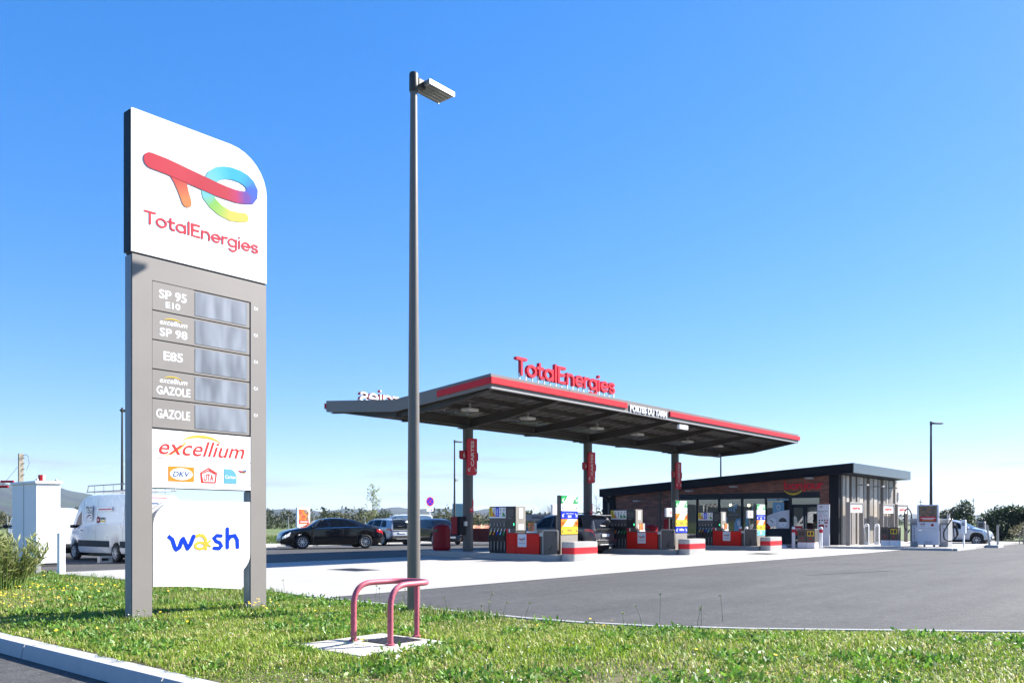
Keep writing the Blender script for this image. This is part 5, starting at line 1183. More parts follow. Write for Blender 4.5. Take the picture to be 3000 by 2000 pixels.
def van_x(t, c, S, sp_, tp_):
    for sd in (1, -1):
        b = MB(S); b.box(-2.85, -1.98, sd * .988 - .008, sd * .988 + .008, .56, .80); b.box(-1.12, 1.62, sd * .988 - .008, sd * .988 + .008, .56, .80); b.build('side_moulding', 'navy2', t)
        for x in (1.30, .05, -2.2):
            b = MB(S); V = [tuple(c.pt(x + dx_, tt, sd) + Vector((0, sd * .004, 0))) for tt in (2.6, 3.4, 4.2, 5.2, 5.9) for dx_ in (-.009, .009)]; b.add(V, [(2 * i, 2 * i + 1, 2 * i + 3, 2 * i + 2) if sd < 0 else (2 * i, 2 * i + 2, 2 * i + 3, 2 * i + 1) for i in range(4)]); b.build('panel_gap', 'mid_grey', t, smooth=0)
    # lettering on the left side (faces the camera side): local +y
    m = S @ Matrix(((-1, 0, 0, 0), (0, 0, 1, .957), (0, 1, 0, 0), (0, 0, 0, 1)))
    b = MB(m); b.box(-1.0, -.38, 1.56, 2.16, .004, .008, 0); b.text('TSG', -.69, 1.98, .27, .010, 1, width=.52, bold=.02); b.ribbon([(-.98, 1.60), (-.85, 1.72), (-.65, 1.78), (-.45, 1.79)], [.01, .04, .05, .02], .009, .011, 2); b.bar(-.52, 1.69, .14, .03, .010, 2)
    b.box(.02, 1.3, 1.93, 2.08, .004, .008, 0); b.bar(.70, 2.0, 1.1, .05, .010, 3); b.disc(.12, 1.60, .13, .006, .010, 2, 16); b.bar(.12, 1.60, .16, .05, .012, 0); b.box(.36, .68, 1.52, 1.57, .006, .01, 4); b.bar(.52, 1.65, .30, .07, .010, 1)
    b.build('side_lettering', ['white', 'dark_grey', 'red_dark', 'pinkred', 'yellow'], t, smooth=0)
    rk = MB(S)
    for sd in (1, -1):
        rk.tube([(1.15, sd * .82, 2.70), (1.05, sd * .82, 2.94), (-2.6, sd * .82, 2.94), (-2.7, sd * .82, 2.70)], .022, 6); rk.tube([(1.2, sd * .82, 2.70), (-2.75, sd * .82, 2.70)], .022, 6)
        for x in (.5, -.3, -1.1, -1.9): rk.tube([(x, sd * .82, 2.60), (x, sd * .82, 2.94)], .016, 6)
    for x in np.linspace(1.1, -2.6, 9): rk.tube([(x, -.82, 2.70), (x, .82, 2.70)], .016, 6)
    rk.build('roof_rack', 'galv', t)
    b = MB(S)
    for y in (-.32, .32): b.box(-3.006, -2.994, y - .01, y + .01, .7, 2.4)
    b.box(-3.02, -2.99, -.30, .30, 2.40, 2.44, 1); b.build('door_hinges', ['dark_grey', 'tail_red'], t)
    MB(S).box(-3.015, -2.995, -.06, .06, 1.1, 1.3, b=.01).build('handle', 'black', t)
car('panel_van', 'white high roof panel van with roof rack partly behind the price totem', 'van', van, (13.36, 28.78, 0), 90, .86, 'paint_white', 'parked vans', van_x)
svan = dict(top=[(-2.2, .60), (-2.19, 1.62), (-2.1, 1.76), (-1.8, 1.82), (0, 1.84), (.5, 1.80), (.9, 1.62), (1.45, 1.15), (1.65, 1.08), (2.1, .96), (2.19, .75), (2.2, .5)], belt=[(-2.2, 1.15), (1.2, 1.05), (2.2, .75)],
 wid=[(-2.2, .82), (-2.1, .88), (-1, .9), (1.2, .9), (1.9, .8), (2.2, .6)], bot=[(-2.2, .36), (2.2, .28)], wheels=(-1.35, 1.4), r=.32, gap=.06, spokes=6, hood=.95, tumble=.14, side_windows=[[(.3, .1), (1.3, .08), (.85, .75), (.35, .85)]], ws=(1.42, .92, .92, .9),
 taillights=[[(-2.19, .1), (-2.10, .1), (-2.10, .95), (-2.19, .95)]], headlights=[[(1.8, .3), (2.1, .2), (2.1, .9), (1.75, 1.)]], handles=(.2,), hmat='black', mirror=1.25, mmat='black', plates=[(-2.21, 1.02, .0, .0)],
 boxes=[('bumper', -2.30, -2.12, -.86, .86, .34, .52, 'clad'), ('plate_garnish', -2.225, -2.19, -.1, .5, .98, 1.06, 'galv')])
car('small_van', 'small white van seen from behind beside the white cabinet', 'van', svan, (12.75, 33.9, 0), 82, 1.0, 'paint_white', 'parked vans')
car('distant_van', 'white van parked beyond the silver SUV near the fence', 'van', svan, (38.2, 42.0, 0), 133, .96, 'paint_white', 'parked vans')

# ================================================================== LEFT SIDE AND BACKGROUND FITTINGS
t = thing('utility_cabinet', 'tall white utility cabinet at the back of the grass verge', 'cabinet', (10.1, 27.2, 0))
MB().box(9.735, 10.40, 26.30, 28.12, .10, 2.42, b=.012).build('body', 'white_flat', t); MB().box(9.69, 10.45, 26.25, 28.17, 2.42, 2.50, b=.015).build('roof', 'white_flat', t); MB().box(9.76, 10.38, 26.33, 28.1, -.1, .1).build('plinth', 'dark_grey', t)
b = MB(); b.box(9.728, 9.734, 27.2, 27.215, .12, 2.4); b.build('door_gap', 'mid_grey', t)
for x, y in ((9.8, 26.4), (10.33, 26.4)): MB().lathe([(.04, 2.50), (.04, 2.54), (.02, 2.57)], 8, cx=x, cy=y).build('lifting_eye', 'galv', t)
t = thing('white_post', 'square white post in front of the utility cabinet', 'post', (8.7, 21.9, 0)); MB().box(8.62, 8.76, 21.85, 22.0, -.1, 1.03, b=.006).build('shaft', 'white_flat', t); MB().box(8.61, 8.77, 21.84, 22.01, 1.03, 1.045).build('cap', 'white_flat', t)
t = thing('meter_post', 'short grey post with a small box before the utility cabinet', 'post', (8.5, 22.8, 0)); MB().box(8.40, 8.52, 22.70, 22.8, -.1, .76, b=.006).build('shaft', 'lgrey', t); MB().box(8.43, 8.55, 22.62, 22.69, .58, .68, b=.01).build('box', 'white_flat', t)
for (x, y, z, L, lab) in ((13.72, 39.47, 3.01, 3.2, 'upper red and white barrier arm above the oleander'), (13.45, 39.3, 2.78, 3.0, 'lower red and white barrier arm above the oleander')):
    t = thing('barrier_arm', lab, 'barrier', (x, y, z), 'striped barrier arms'); d = Vector((-.647, .763, 0))
    for q in range(6):
        p0 = Vector((x, y, z)) + d * (L * q / 6); p1 = Vector((x, y, z)) + d * (L * (q + 1) / 6); MB().tube([p0, p1], .05, 10).build('stripe', ['red_dark', 'white'][q % 2], t)
    p = Vector((x, y, z)) + d * L; MB().tube([p, (p.x, p.y, -.2)], .06, 10).build('post', 'white', t)
t = thing('gantry_post', 'red and white post top showing above the utility cabinet', 'post', (15.3, 40.7, 0)); b = MB(); b.box(15.2, 15.4, 40.6, 40.8, -.1, 2.9); b.build('shaft', 'white_flat', t); MB().box(15.19, 15.31, 40.59, 40.81, 2.9, 3.4).build('red_face', 'red_dark', t); MB().box(15.311, 15.42, 40.59, 40.81, 2.9, 3.4).build('white_face', 'white_flat', t)
t = thing('utility_pole', 'pale concrete utility pole with loose wires behind the cabinet', 'utility pole', (23.2, 65.4, 0)); b = MB(T((23.2, 65.4, 0))); b.prism([(-.15, -.1), (.15, -.1), (.15, .1), (-.15, .1)], -.2, 6.1); b.build('pole', 'wood_post', t)
b = MB(T((23.2, 65.4, 0))); d = Vector((.647, -.763, 0))
b.tube([d * .15 + Vector((0, 0, 6.0)), d * .5 + Vector((0, 0, 5.95)), d * .6 + Vector((0, 0, 5.4)), d * .4 + Vector((0, 0, 4.9))], .012, 5); b.tube([d * .1 + Vector((0, 0, 5.9)), d * .35 + Vector((0, 0, 6.05)), d * .55 + Vector((0, 0, 5.9))], .012, 5); b.tube([Vector((0, 0, 5.4)), -d * 2.2 + Vector((0, 0, 2.8)), -d * 4.5 + Vector((0, 0, .4))], .012, 5); b.build('wires', 'black', t)
for z in (5.8, 5.4, 5.0, 4.6): MB(T((23.2, 65.4, z))).tube([d * .1, d * .26], .03, 6).build('insulator', 'dark_grey', t)
# advertising panel by the meadow
t = thing('advert_panel', 'sunlit white advertising panel behind the black saloon bonnet', 'advert panel', (26.6, 36.7, 0)); F_ = T((26.55, 36.73, 0)) @ RZ(2) @ FY(0, 0, 0)
MB(F_).rr(-.40, .40, .05, 2.03, .03, -.14, 0).build('case', 'white', t); b = MB(F_); b.box(-.31, .31, 1.18, 1.94, .0005, .005, 0); b.box(-.31, .31, 1.19, 1.36, .006, .008, 1); b.bar(0, 1.29, .5, .04, .009, 2); b.bar(0, 1.22, .4, .02, .009, 3); b.box(.12, .16, .94, 1.02, .0005, .004, 1); b.build('poster', ['poster_food', 'red', 'white', 'wash_yellow'], t, smooth=0)
MB(F_).box(-.3, .3, -.05, .05, -.12, -.02).build('foot', 'dark_grey', t)
# wheel stops
for q, (x, y) in enumerate(((26.6, 37.2), (28.6, 37.3), (24.4, 37.2))):
    t = thing('wheel_stop', ['low white concrete block seen under the black saloon sill', 'low white concrete block beyond the black saloon rear wheel', 'low white concrete block near the black saloon front wheel'][q], 'wheel stop', (x, y, 0), 'wheel stops'); MB(T((x, y, 0))).box(-.8, .8, -.09, .09, -.02, .16, b=.03).build('block', 'white_flat', t)
# no stopping sign
t = thing('no_stopping_sign', 'round red and blue no stopping sign on a white post', 'road sign', (40.6, 41.8, 0)); F_ = T((40.6, 41.8, 0)) @ RZ(-8) @ FY(0, 0, 0)
MB(F_).tube([(0, -.1, -.05), (0, 2.95, -.05)], .04, 8).build('post', 'white', t); b = MB(F_); b.disc(0, 2.66, .33, -.015, 0, 0, 28); b.disc(0, 2.66, .315, .001, .004, 1, 28); b.disc(0, 2.66, .25, .0045, .006, 2, 28)
for a_ in (45, 135): b.ribbon([(-.25 * math.cos(R(a_)), 2.66 - .25 * math.sin(R(a_))), (.25 * math.cos(R(a_)), 2.66 + .25 * math.sin(R(a_)))], .055, .0065, .008 + a_ * 1e-5, 1, cap=False)
b.build('disc', ['white', 'red', 'blue'], t, smooth=0); b = MB(F_); b.rr(-.28, .28, 1.98, 2.18, .02, -.01, 0, 0); b.box(.08, .16, 2.04, 2.12, .001, .003, 1); b.box(-.15, .03, 2.07, 2.09, .001, .003, 2); b.build('plate', ['white', 'blue', 'mid_grey'], t, smooth=0)
# louvred screen
t = thing('louvred_screen', 'pale blue louvred screen beyond the first canopy column', 'screen', (54.1, 52.1, 0)); F_ = T((54.1, 52.15, 0)) @ RZ(-48) @ FY(0, 0, 0)
MB(F_).box(-.5, .5, -.1, 2.85, -.2, -.06).build('back', 'sky_blue_panel', t)
for q in range(22): MB(F_).box(-.5, .5, .2 + q * .12, .29 + q * .12, -.058, .0).build('louvre', 'sky_blue_panel', t, smooth=0)
# skip
t = thing('rubble_skip', 'dark red skip heaped with orange rubble behind the first column', 'skip', (36.6, 33.4, 0)); m = T((36.7, 33.5, 0)) @ RZ(-50)
b = MB(m); b.add([(-1.3, -.7, .12), (1.3, -.7, .12), (1.3, .7, .12), (-1.3, .7, .12), (-1.45, -.8, .85), (1.45, -.8, .85), (1.45, .8, .85), (-1.45, .8, .85)], [(0, 3, 2, 1), (0, 1, 5, 4), (1, 2, 6, 5), (2, 3, 7, 6), (3, 0, 4, 7)]); b.build('body', 'skip_red', t)
for q in range(6): MB(m).box(-1.2 + q * .46, -1.12 + q * .46, -.86, -.73, .15, .84).build('rib', 'skip_red', t)
b = MB(m); b.box(-1.5, 1.5, -.86, .86, .84, .90); b.build('rim', 'skip_red', t)
V = []; F = []
for j in range(9):
    for i in range(17): V.append((-1.4 + 2.8 * i / 16, -.78 + 1.56 * j / 8, .90 + (.18 * math.sin(i * .9 + j) ** 2 + rng.uniform(0, .08)) * math.sin(math.pi * j / 8) ** .3 * math.sin(math.pi * i / 16) ** .3))
for j in range(8):
    for i in range(16): q = j * 17 + i; F.append((q, q + 1, q + 18, q + 17))
MB(m).add(V, F).build('rubble', 'rubble', t, smooth=0)
# gas bottle cage
t = thing('gas_cage', 'grey gas bottle cage with lettered header beyond the pumps', 'cage', (40.7, 32.4, gz(40))); F_ = T((40.75, 32.4, gz(40))) @ RZ(-48) @ FY(0, 0, 0)
b = MB(F_); b.box(-1.0, 1.0, 1.42, 1.80, -.6, -.55, 0); b.text('antargaz', .1, 1.6, .22, -.548, 1, width=1.0, bold=.03); b.build('header', ['lgrey', 'brown'], t, smooth=0)
for u in (-1.0, -.35, .3, .95): MB(F_).box(u, u + .05, 0, 1.42, -.6, -.55).build('upright', 'dark_grey', t)
for v in (.1, .5, .9, 1.3): MB(F_).box(-1.0, 1.0, v, v + .03, -.62, -.601).build('rail', 'dark_grey', t)
for q in range(6): MB(F_ @ T((-.8 + q * .32, .05, -.9)) @ Matrix.Rotation(R(-90), 4, 'X')).lathe([(.14, 0), (.14, .5), (.08, .6), (.05, .65)], 12).build('gas_bottle', ['orange', 'dark_grey', 'lgrey'][q % 3], t)
# far poles on the right
for (x, y, h, lab) in ((215, 55.6, 6.3, 'thin far pole with two crossarms above the white advertising panel'), (212, 43.8, 6.4, 'thin far pole with crossarm above the silver hatchback'), (252, 42.9, 6.1, 'thin far pole with crossarm above the dark shrubs')):
    t = thing('far_pole', lab, 'utility pole', (x, y, 0), 'far poles'); m = T((x, y, 0)) @ RZ(-60); MB(m).tube([(0, 0, -.5), (0, 0, h + .1)], .07, 6).build('pole', 'mid_grey', t); MB(m).box(-.45, .45, -.05, .05, h - .65, h - .5).build('crossarm', 'dark_grey', t)
    if x == 215: MB(m).box(-.1, .75, -.05, .05, h - 1.3, h - 1.15).build('crossarm', 'dark_grey', t)
# wire fence along the meadow
t = thing('wire_fence', 'wire fence with pale posts along the meadow behind the car park', 'fence', (49, 73, .4)); A = Vector((27.0, 99.5, 0)); B = Vector((68.5, 50.6, 0)); n = 25
for q in range(n + 1):
    p = A + (B - A) * q / n; MB(T((p.x, p.y, mz(p.x, p.y)))).tube([(0, 0, -.1), (0, 0, 1.32)], .055, 6).build('post', 'lgrey', t)
for q in range(7):
    z = .15 + q * .18; MB().tube([(A + (B - A) * k / n) + Vector((0, 0, z + mz(*(A + (B - A) * k / n).xy))) for k in range(n + 1)], .008, 4).build('wire', 'dark_grey', t)
t = thing('picket_fence', 'thin weathered picket fence below the dark shrubs', 'fence', (60, 8, -.1))
for q in range(34):
    x = 58.5 + q * .30; y = 9.6 - q * .16; MB(T((x, y, gz(60))) @ Matrix.Rotation(rng.uniform(-.05, .05), 4, 'X')).box(-.03, .03, -.02, .02, -.1, rng.uniform(.75, 1.0)).build('picket', 'wood_post', t, smooth=0)
for z in (.3, .7): MB().tube([(58.5, 9.6, z), (68.7, 4.16, z)], .012, 5).build('wire', 'mid_grey', t)
t = thing('ticket_machine', 'small grey machine behind the silver hatchback bonnet', 'machine', (63.9, 12.7, 0)); MB().box(63.7, 64.1, 12.47, 12.93, -.1, 1.28, b=.03).build('case', 'lgrey', t); MB().box(63.685, 63.699, 12.55, 12.85, .9, 1.2).build('screen', 'dark_grey', t)
# small concrete hollow block on the asphalt by the van
t = thing('hollow_block', 'hollow concrete block lying beside the panel van', 'block', (12.3, 27.6, 0)); MB().box(12.1, 12.5, 27.55, 27.75, 0, .05).build('web', 'kerbstone', t); MB().box(12.1, 12.5, 27.55, 27.75, .15, .2).build('web', 'kerbstone', t)
for x in (12.1, 12.45): MB().box(x, x + .05, 27.55, 27.75, .05, .15).build('web', 'kerbstone', t)

# ================================================================== VEGETATION
def leafcloud(C, size, up, colA, colB, aspect=2.2, droop=0., shade=None):
    """rhombic leaves at points C; returns V, F, colours"""
    n = len(C); C = np.asarray(C, float)
    d = rng.normal(size=(n, 3)); d[:, 2] += up; d /= np.linalg.norm(d, axis=1)[:, None]
    s_ = np.cross(d, rng.normal(size=(n, 3))); s_ /= np.linalg.norm(s_, axis=1)[:, None]
    L = (size * rng.uniform(.6, 1.35, n))[:, None]; W = L / aspect
    V = np.stack([C, C + d * L * .5 + s_ * W * .5, C + d * L, C + d * L * .5 - s_ * W * .5], 1).reshape(-1, 3)
    F = np.arange(4 * n).reshape(n, 4)
    f = rng.uniform(0, 1, n)[:, None]; col = np.array(colA) * (1 - f) + np.array(colB) * f; col *= rng.uniform(.7, 1.2, n)[:, None]
    return V, F, np.repeat(np.clip(col, 0, 1), 4, 0)
def blobpts(cx, cy, cz, rx, ry, rz, n, hollow=.35):
    p = rng.normal(size=(n, 3)); p /= np.linalg.norm(p, axis=1)[:, None]; r_ = (hollow + (1 - hollow) * rng.uniform(0, 1, n) ** .6)[:, None]
    p = p * r_ * np.array((rx, ry, rz)) + np.array((cx, cy, cz)); return p
def inpoly(P, poly):
    x, y = P[:, 0], P[:, 1]; ins = np.zeros(len(P), bool); j = len(poly) - 1
    for i in range(len(poly)):
        xi, yi = poly[i]; xj, yj = poly[j]
        c = ((yi > y) != (yj > y)) & (x < (xj - xi) * (y - yi) / (yj - yi + 1e-12) + xi); ins ^= c; j = i
    return ins
def clear(P):      # keep plants off the pad, the posts and the kerb
    x, y = P[:, 0], P[:, 1]; k = ~((x > 5.26) & (x < 6.54) & (y > 6.38) & (y < 7.54)); k &= x > 3.66 + .07 * np.sin(y * 2.3) ** 2 + .06 * np.sin(y * 7.1) ** 2
    k &= ~((x > 5.29) & (x < 5.58) & (y > 11.1) & (y < 11.28)); k &= ~((x > 7.07) & (x < 7.36) & (y > 11.1) & (y < 11.28)); return k
def fieldnoise(P, s_, seed):
    g = np.random.default_rng(seed); v = np.zeros(len(P))
    for k in range(7):
        a = g.uniform(0, 6.28); f = s_ * g.uniform(.5, 2.2); v += np.sin(P[:, 0] * f * math.cos(a) + P[:, 1] * f * math.sin(a) + g.uniform(0, 6.28)) / (1 + .25 * k)
    return v / 3.2
VG = [(3.6, -3), (20, -3)] + [(x - .16, y - .10) for x, y in EDGE[::-1] if y > -4] + [(9.4, 25.9), (9.4, 27), (3.6, 27)]
def scatter(n, x0, x1, y0, y1):
    P = np.stack([rng.uniform(x0, x1, n), rng.uniform(y0, y1, n)], 1); P = P[inpoly(P, VG)]; return P[clear(P)]
def visible_side(P): return (P[:, 0] * .763 + P[:, 1] * .647) > 5.5
def blades(P, hmin, hmax, wmin, wmax, cA, cB, cC, seed, lean=.5):
    n = len(P); nz_ = fieldnoise(P, 1.4, seed); n2 = fieldnoise(P, 5.0, seed + 1)
    h = rng.uniform(hmin, hmax, n) * (1 + .45 * nz_ + .25 * n2).clip(.35, 2); w = rng.uniform(wmin, wmax, n)
    th = rng.uniform(0, 6.283, n); a = np.stack([np.cos(th), np.sin(th), np.zeros(n)], 1); s_ = np.stack([-np.sin(th), np.cos(th), np.zeros(n)], 1)
    ln = rng.uniform(.1, 1., n) * lean; B = np.stack([P[:, 0], P[:, 1], np.full(n, .02)], 1)
    M1 = B + a * (h * ln * .35)[:, None]; M1[:, 2] += h * .6; Tp = B + a * (h * ln)[:, None]; Tp[:, 2] += h * (1 - .35 * ln)
    V = np.stack([B - s_ * w[:, None] / 2, B + s_ * w[:, None] / 2, M1 + s_ * w[:, None] * .42, M1 - s_ * w[:, None] * .42, Tp], 1).reshape(-1, 3)
    i = np.arange(n) * 5; tri = np.concatenate([np.stack([i, i + 1, i + 2], 1), np.stack([i, i + 2, i + 3], 1), np.stack([i + 3, i + 2, i + 4], 1)])
    f = (rng.uniform(0, 1, n) * .7 + .15 * (nz_ + 1))[:, None].clip(0, 1); col = np.array(cA) * (1 - f) + np.array(cB) * f
    dry = (rng.uniform(0, 1, n) < (.15 + .14 * n2.clip(-1, 1) + .12 * fieldnoise(P, .7, seed + 9)))[:, None]; col = np.where(dry, np.array(cC), col) * rng.uniform(.75, 1.2, n)[:, None]
    return V, tri, np.repeat(col.clip(0, 1), 5, 0)
P1 = scatter(400000, 3.6, 14, -1, 12.5); P1 = P1[visible_side(P1)]
P1 = P1[rng.uniform(0, 1, len(P1)) < (.80 + .42 * fieldnoise(P1, 1.6, 5) + .2 * fieldnoise(P1, 6, 6))]
P2 = scatter(60000, 3.84, 10, 12.5, 26.5)
V, F, Cc = blades(np.vstack([P1, P2]), .022, .075, .006, .013, (.10, .20, .012), (.32, .43, .042), (.55, .47, .20), 11, 1.3)
g_ = npmesh('grass', V, F, 'grass_blade', Cc); tag(g_, 'short mixed spring grass covering the roadside verge', 'grass', kind='stuff')
# broad leaved weeds in patches
Pw = scatter(26000, 3.84, 14, -1, 24); Pw = Pw[visible_side(Pw)]; k = fieldnoise(Pw, 3.0, 21) + .4 * fieldnoise(Pw, 9, 22) > .12; Pw = Pw[k]
Pw = np.repeat(Pw, 5, 0) + rng.normal(0, .035, (len(Pw) * 5, 2)); Pw = Pw[clear(Pw)]; C3 = np.hstack([Pw, rng.uniform(.02, .075, (len(Pw), 1))])
V, F, Cc = leafcloud(C3, .065, .45, (.045, .15, .014), (.20, .36, .05), 2.4)
tag(npmesh('weeds', V, F, 'grass_blade', Cc), 'broad leaved green weeds among the verge grass', 'weeds', kind='stuff')
# taller tufts along the far edges and round the posts
tp_ = []
for (x, y, r_, n) in ((8.6, 9.2, .25, 260), (8.4, 7.9, .28, 500), (8.2, 8.6, .3, 300), (7.2, 11.0, .25, 300), (7.5, 11.3, .35, 350), (5.4, 11.0, .2, 120), (8.6, 13.0, .4, 400), (8.4, 16, .6, 500), (8.2, 20, .8, 700), (7.0, 22, 1.0, 700), (8.4, 8.2, .3, 500), (6.0, 13.5, .8, 500)):
    q = rng.normal(0, r_, (n, 2)) + (x, y); tp_.append(q)
tp_ = np.vstack(tp_); tp_ = tp_[inpoly(tp_, VG) & clear(tp_)]
V, F, Cc = blades(tp_, .07, .16, .006, .012, (.06, .14, .016), (.15, .26, .035), (.36, .3, .14), 31, .6)
tag(npmesh('tall_grass', V, F, 'grass_blade', Cc), 'taller grass tufts at the back edge of the verge', 'grass', kind='stuff')
# flowers: yellow heads in drifts, small white daisies
fl = []
for (x, y, sx_, sy_, n) in ((7.1, 10.9, .16, .18, 26), (5.9, 7.2, .0, .0, 0), (4.9, 13.6, .5, .5, 60), (5.4, 15.6, .7, .5, 60), (6.2, 15.8, .8, .8, 50), (4.4, 15.2, .6, .6, 60), (7.6, 16.5, .8, 1.2, 50), (5.63, 7.05, .05, .08, 0), (6.1, 18.5, 1.2, 1.2, 60), (5.5, 9.4, 1.0, 1.0, 12), (8.2, 5.8, .6, .6, 10), (7.4, 3.4, 1.2, 1.2, 16), (5.0, 21, 1.2, 1.4, 50)):
    if n: fl.append(np.stack([rng.normal(x, sx_, n), rng.normal(y, sy_, n)], 1))
fl = np.vstack(fl); fl = fl[inpoly(fl, VG) & clear(fl)]
extra_f = np.stack([rng.normal(5.72, .10, 12), rng.normal(6.98, .09, 12)], 1)
V = []; F = []; mi = []
def flower(x, y, z, r_, mat, z0=.02):
    o = len(V); V.extend([(x + .004, y, z0), (x - .004, y, z0), (x, y, z)]); F.append((o, o + 1, o + 2)); mi.append(0)
    tx, ty = rng.uniform(-.5, .5, 2); o = len(V); V.append((x, y, z + .004))
    for q in range(7): a = 6.283 * q / 7; V.append((x + r_ * math.cos(a), y + r_ * math.sin(a), z + r_ * (tx * math.cos(a) + ty * math.sin(a)) + r_ * .25))
    for q in range(7): F.append((o, o + 1 + q, o + 1 + (q + 1) % 7)); mi.append(mat)
for x, y in fl: flower(x, y, rng.uniform(.09, .2), rng.uniform(.012, .02), 1)
for x, y in extra_f: flower(x, y, rng.uniform(.09, .13), rng.uniform(.012, .018), 1, .06)
tag(npmesh('yellow_flowers', V, F, ['stem_green', 'flower_yellow'], mi=mi), 'yellow flower heads scattered in drifts over the verge', 'flowers', kind='stuff')
V = []; F = []; mi = []
Pd = scatter(700, 3.84, 12, 0, 12); Pd = Pd[visible_side(Pd) & (fieldnoise(Pd, 2.0, 41) > .1)]
for x, y in Pd: flower(x, y, rng.uniform(.06, .12), rng.uniform(.006, .011), 1)
for _ in range(34):
    x, y = rng.normal(5.45, .22), rng.normal(6.18, .14); flower(x, y, rng.uniform(.06, .13), rng.uniform(.011, .018), 1)
tag(npmesh('daisies', V, F, ['stem_green', 'flower_white'], mi=mi), 'small white daisies dotted through the verge grass', 'flowers', kind='stuff')
# tall thin seed stalks at the road edge
V = []; F = []; mi = []
b = MB()
for _ in range(28):
    x, y = random.choice([(rng.normal(8.5, .3), rng.normal(7.2, .5)), (rng.normal(9.3, .4), rng.normal(4.7, .6)), (rng.uniform(4.2, 6.0), rng.uniform(9.2, 11)), (rng.normal(8.5, .3), rng.normal(10.5, 1.2))])
    if x < 3.95: continue
    h = rng.uniform(.18, .38); dx, dy = rng.normal(0, .05, 2); b.tube([(x, y, .02), (x + dx * .4, y + dy * .4, h * .6), (x + dx, y + dy, h)], [.0035, .003, .002], 4)
    for q in range(4): b.tube([(x + dx, y + dy, h), (x + dx + rng.normal(0, .015), y + dy + rng.normal(0, .015), h + rng.uniform(.0, .03))], [.002, .006], 4)
tag(b.build('seed_stalks', 'stem_green', smooth=0), 'thin seed stalks standing above the verge grass', 'weeds', kind='stuff')
# dry bare litter at the concrete pad and verge rim
def shrub(name, label, cat, cx, cy, cz0, parts, leaf, n, colA, colB, stems, group=None, up=.4, aspect=2.2, mat='leaf'):
    t = thing(name, label, cat, (cx, cy, cz0), group); C = []
    for (dx, dy, dz, rx, ry, rz, f) in parts: C.append(blobpts(cx + dx, cy + dy, cz0 + dz, rx, ry, rz, int(n * f)))
    C = np.vstack(C); C = C[C[:, 2] > cz0 + .02]; V, F, Cc = leafcloud(C, leaf, up, colA, colB, aspect); npmesh('crown', V, F, mat, Cc, t)
    b = MB()
    for q in range(stems):
        dx, dy, dz, rx, ry, rz, f = parts[q % len(parts)]
        ex = (cx + dx + rng.uniform(-.5, .5) * rx, cy + dy + rng.uniform(-.5, .5) * ry, cz0 + dz + rng.uniform(0, .6) * rz)
        b.tube([(cx + rng.normal(0, .1), cy + rng.normal(0, .1), cz0 - .05), ((cx + ex[0]) / 2 + rng.normal(0, .05), (cy + ex[1]) / 2, cz0 + (ex[2] - cz0) * .55), ex], [.035, .025, .008], 5)
    b.build('trunk', 'bark', t); return t
# oleander at the left edge: bundles of long upright leaves
t = thing('oleander_bush', 'pale green oleander bush at the left edge before the cabinet', 'bush', (6.3, 17.9, 0)); C = []; b = MB()
for q in range(85):
    a = rng.uniform(0, 6.283); r0 = rng.uniform(0, .35); hh = rng.uniform(.65, 1.15); lean = rng.uniform(.05, .55); bx, by = 6.05 + r0 * math.cos(a), 17.9 + r0 * math.sin(a); ex, ey = bx + lean * math.cos(a), by + lean * math.sin(a)
    b.tube([(bx, by, 0), ((bx + ex) / 2 - .05 * math.cos(a), (by + ey) / 2, hh * .55), (ex, ey, hh)], [.012, .009, .004], 5)
    for k in range(32):
        f = rng.uniform(.28, 1.0); C.append((bx + (ex - bx) * f ** 1.3, by + (ey - by) * f ** 1.3, hh * f))
V, F, Cc = leafcloud(np.array(C), .17, 1.3, (.13, .17, .04), (.36, .37, .15), 6.5); npmesh('crown', V, F, 'leaf', Cc, t); b.build('trunk', 'stem_green', t)
# dark evergreen shrubs on the right
sh = [(66.5, 15.0, 'conical dark evergreen shrub with upright shoots nearest the vacuum bay', [(0, 0, 1.2, 1.6, 1.4, 1.1, .6), (.3, -.6, 1.9, .7, .7, 1.0, .2), (-.3, .8, 1.2, 1.0, 1.0, .8, .2)]),
      (68.0, 12.2, 'broad dark evergreen shrub behind the silver hatchback bonnet', [(0, 0, 1.2, 1.8, 1.5, 1.3, .7), (0, -.7, 1.9, 1.0, 1.0, .6, .3)]),
      (69.0, 10.0, 'tallest rounded dark shrub behind the stub posts', [(0, 0, 1.3, 2.0, 1.6, 1.5, .7), (.2, -.3, 2.3, 1.2, 1.1, .6, .3)]),
      (70.5, 7.4, 'large dark shrub at the right edge of the view', [(0, 0, 1.3, 2.2, 1.8, 1.5, .7), (0, .5, 2.2, 1.2, 1.0, .6, .3)]),
      (73.0, 4.5, 'dark shrub cut off by the right picture edge', [(0, 0, 1.3, 2.2, 1.8, 1.4, 1.)])]
for x, y, lab, parts in sh: shrub('evergreen_shrub', lab, 'shrub', x, y, -.1, parts, .16, 8200, (.013, .030, .008), (.042, .070, .021), 10, 'evergreen shrubs')
for q in range(12):      # upright shoots of the conical shrub
    pass
shrub('yellow_gorse', 'patch of yellow flowering scrub below the dark shrubs', 'shrub', 64.5, 6.6, -.1, [(0, 0, .45, .9, .7, .45, 1.)], .10, 1300, (.5, .38, .03), (.3, .3, .05), 6)
shrub('green_scrub', 'low green scrub along the picket fence', 'shrub', 62.0, 8.2, -.1, [(0, 0, .3, 2.4, .8, .35, .6), (2.5, -1.6, .3, 1.4, .8, .4, .4)], .13, 2600, (.06, .12, .02), (.14, .2, .04), 8)
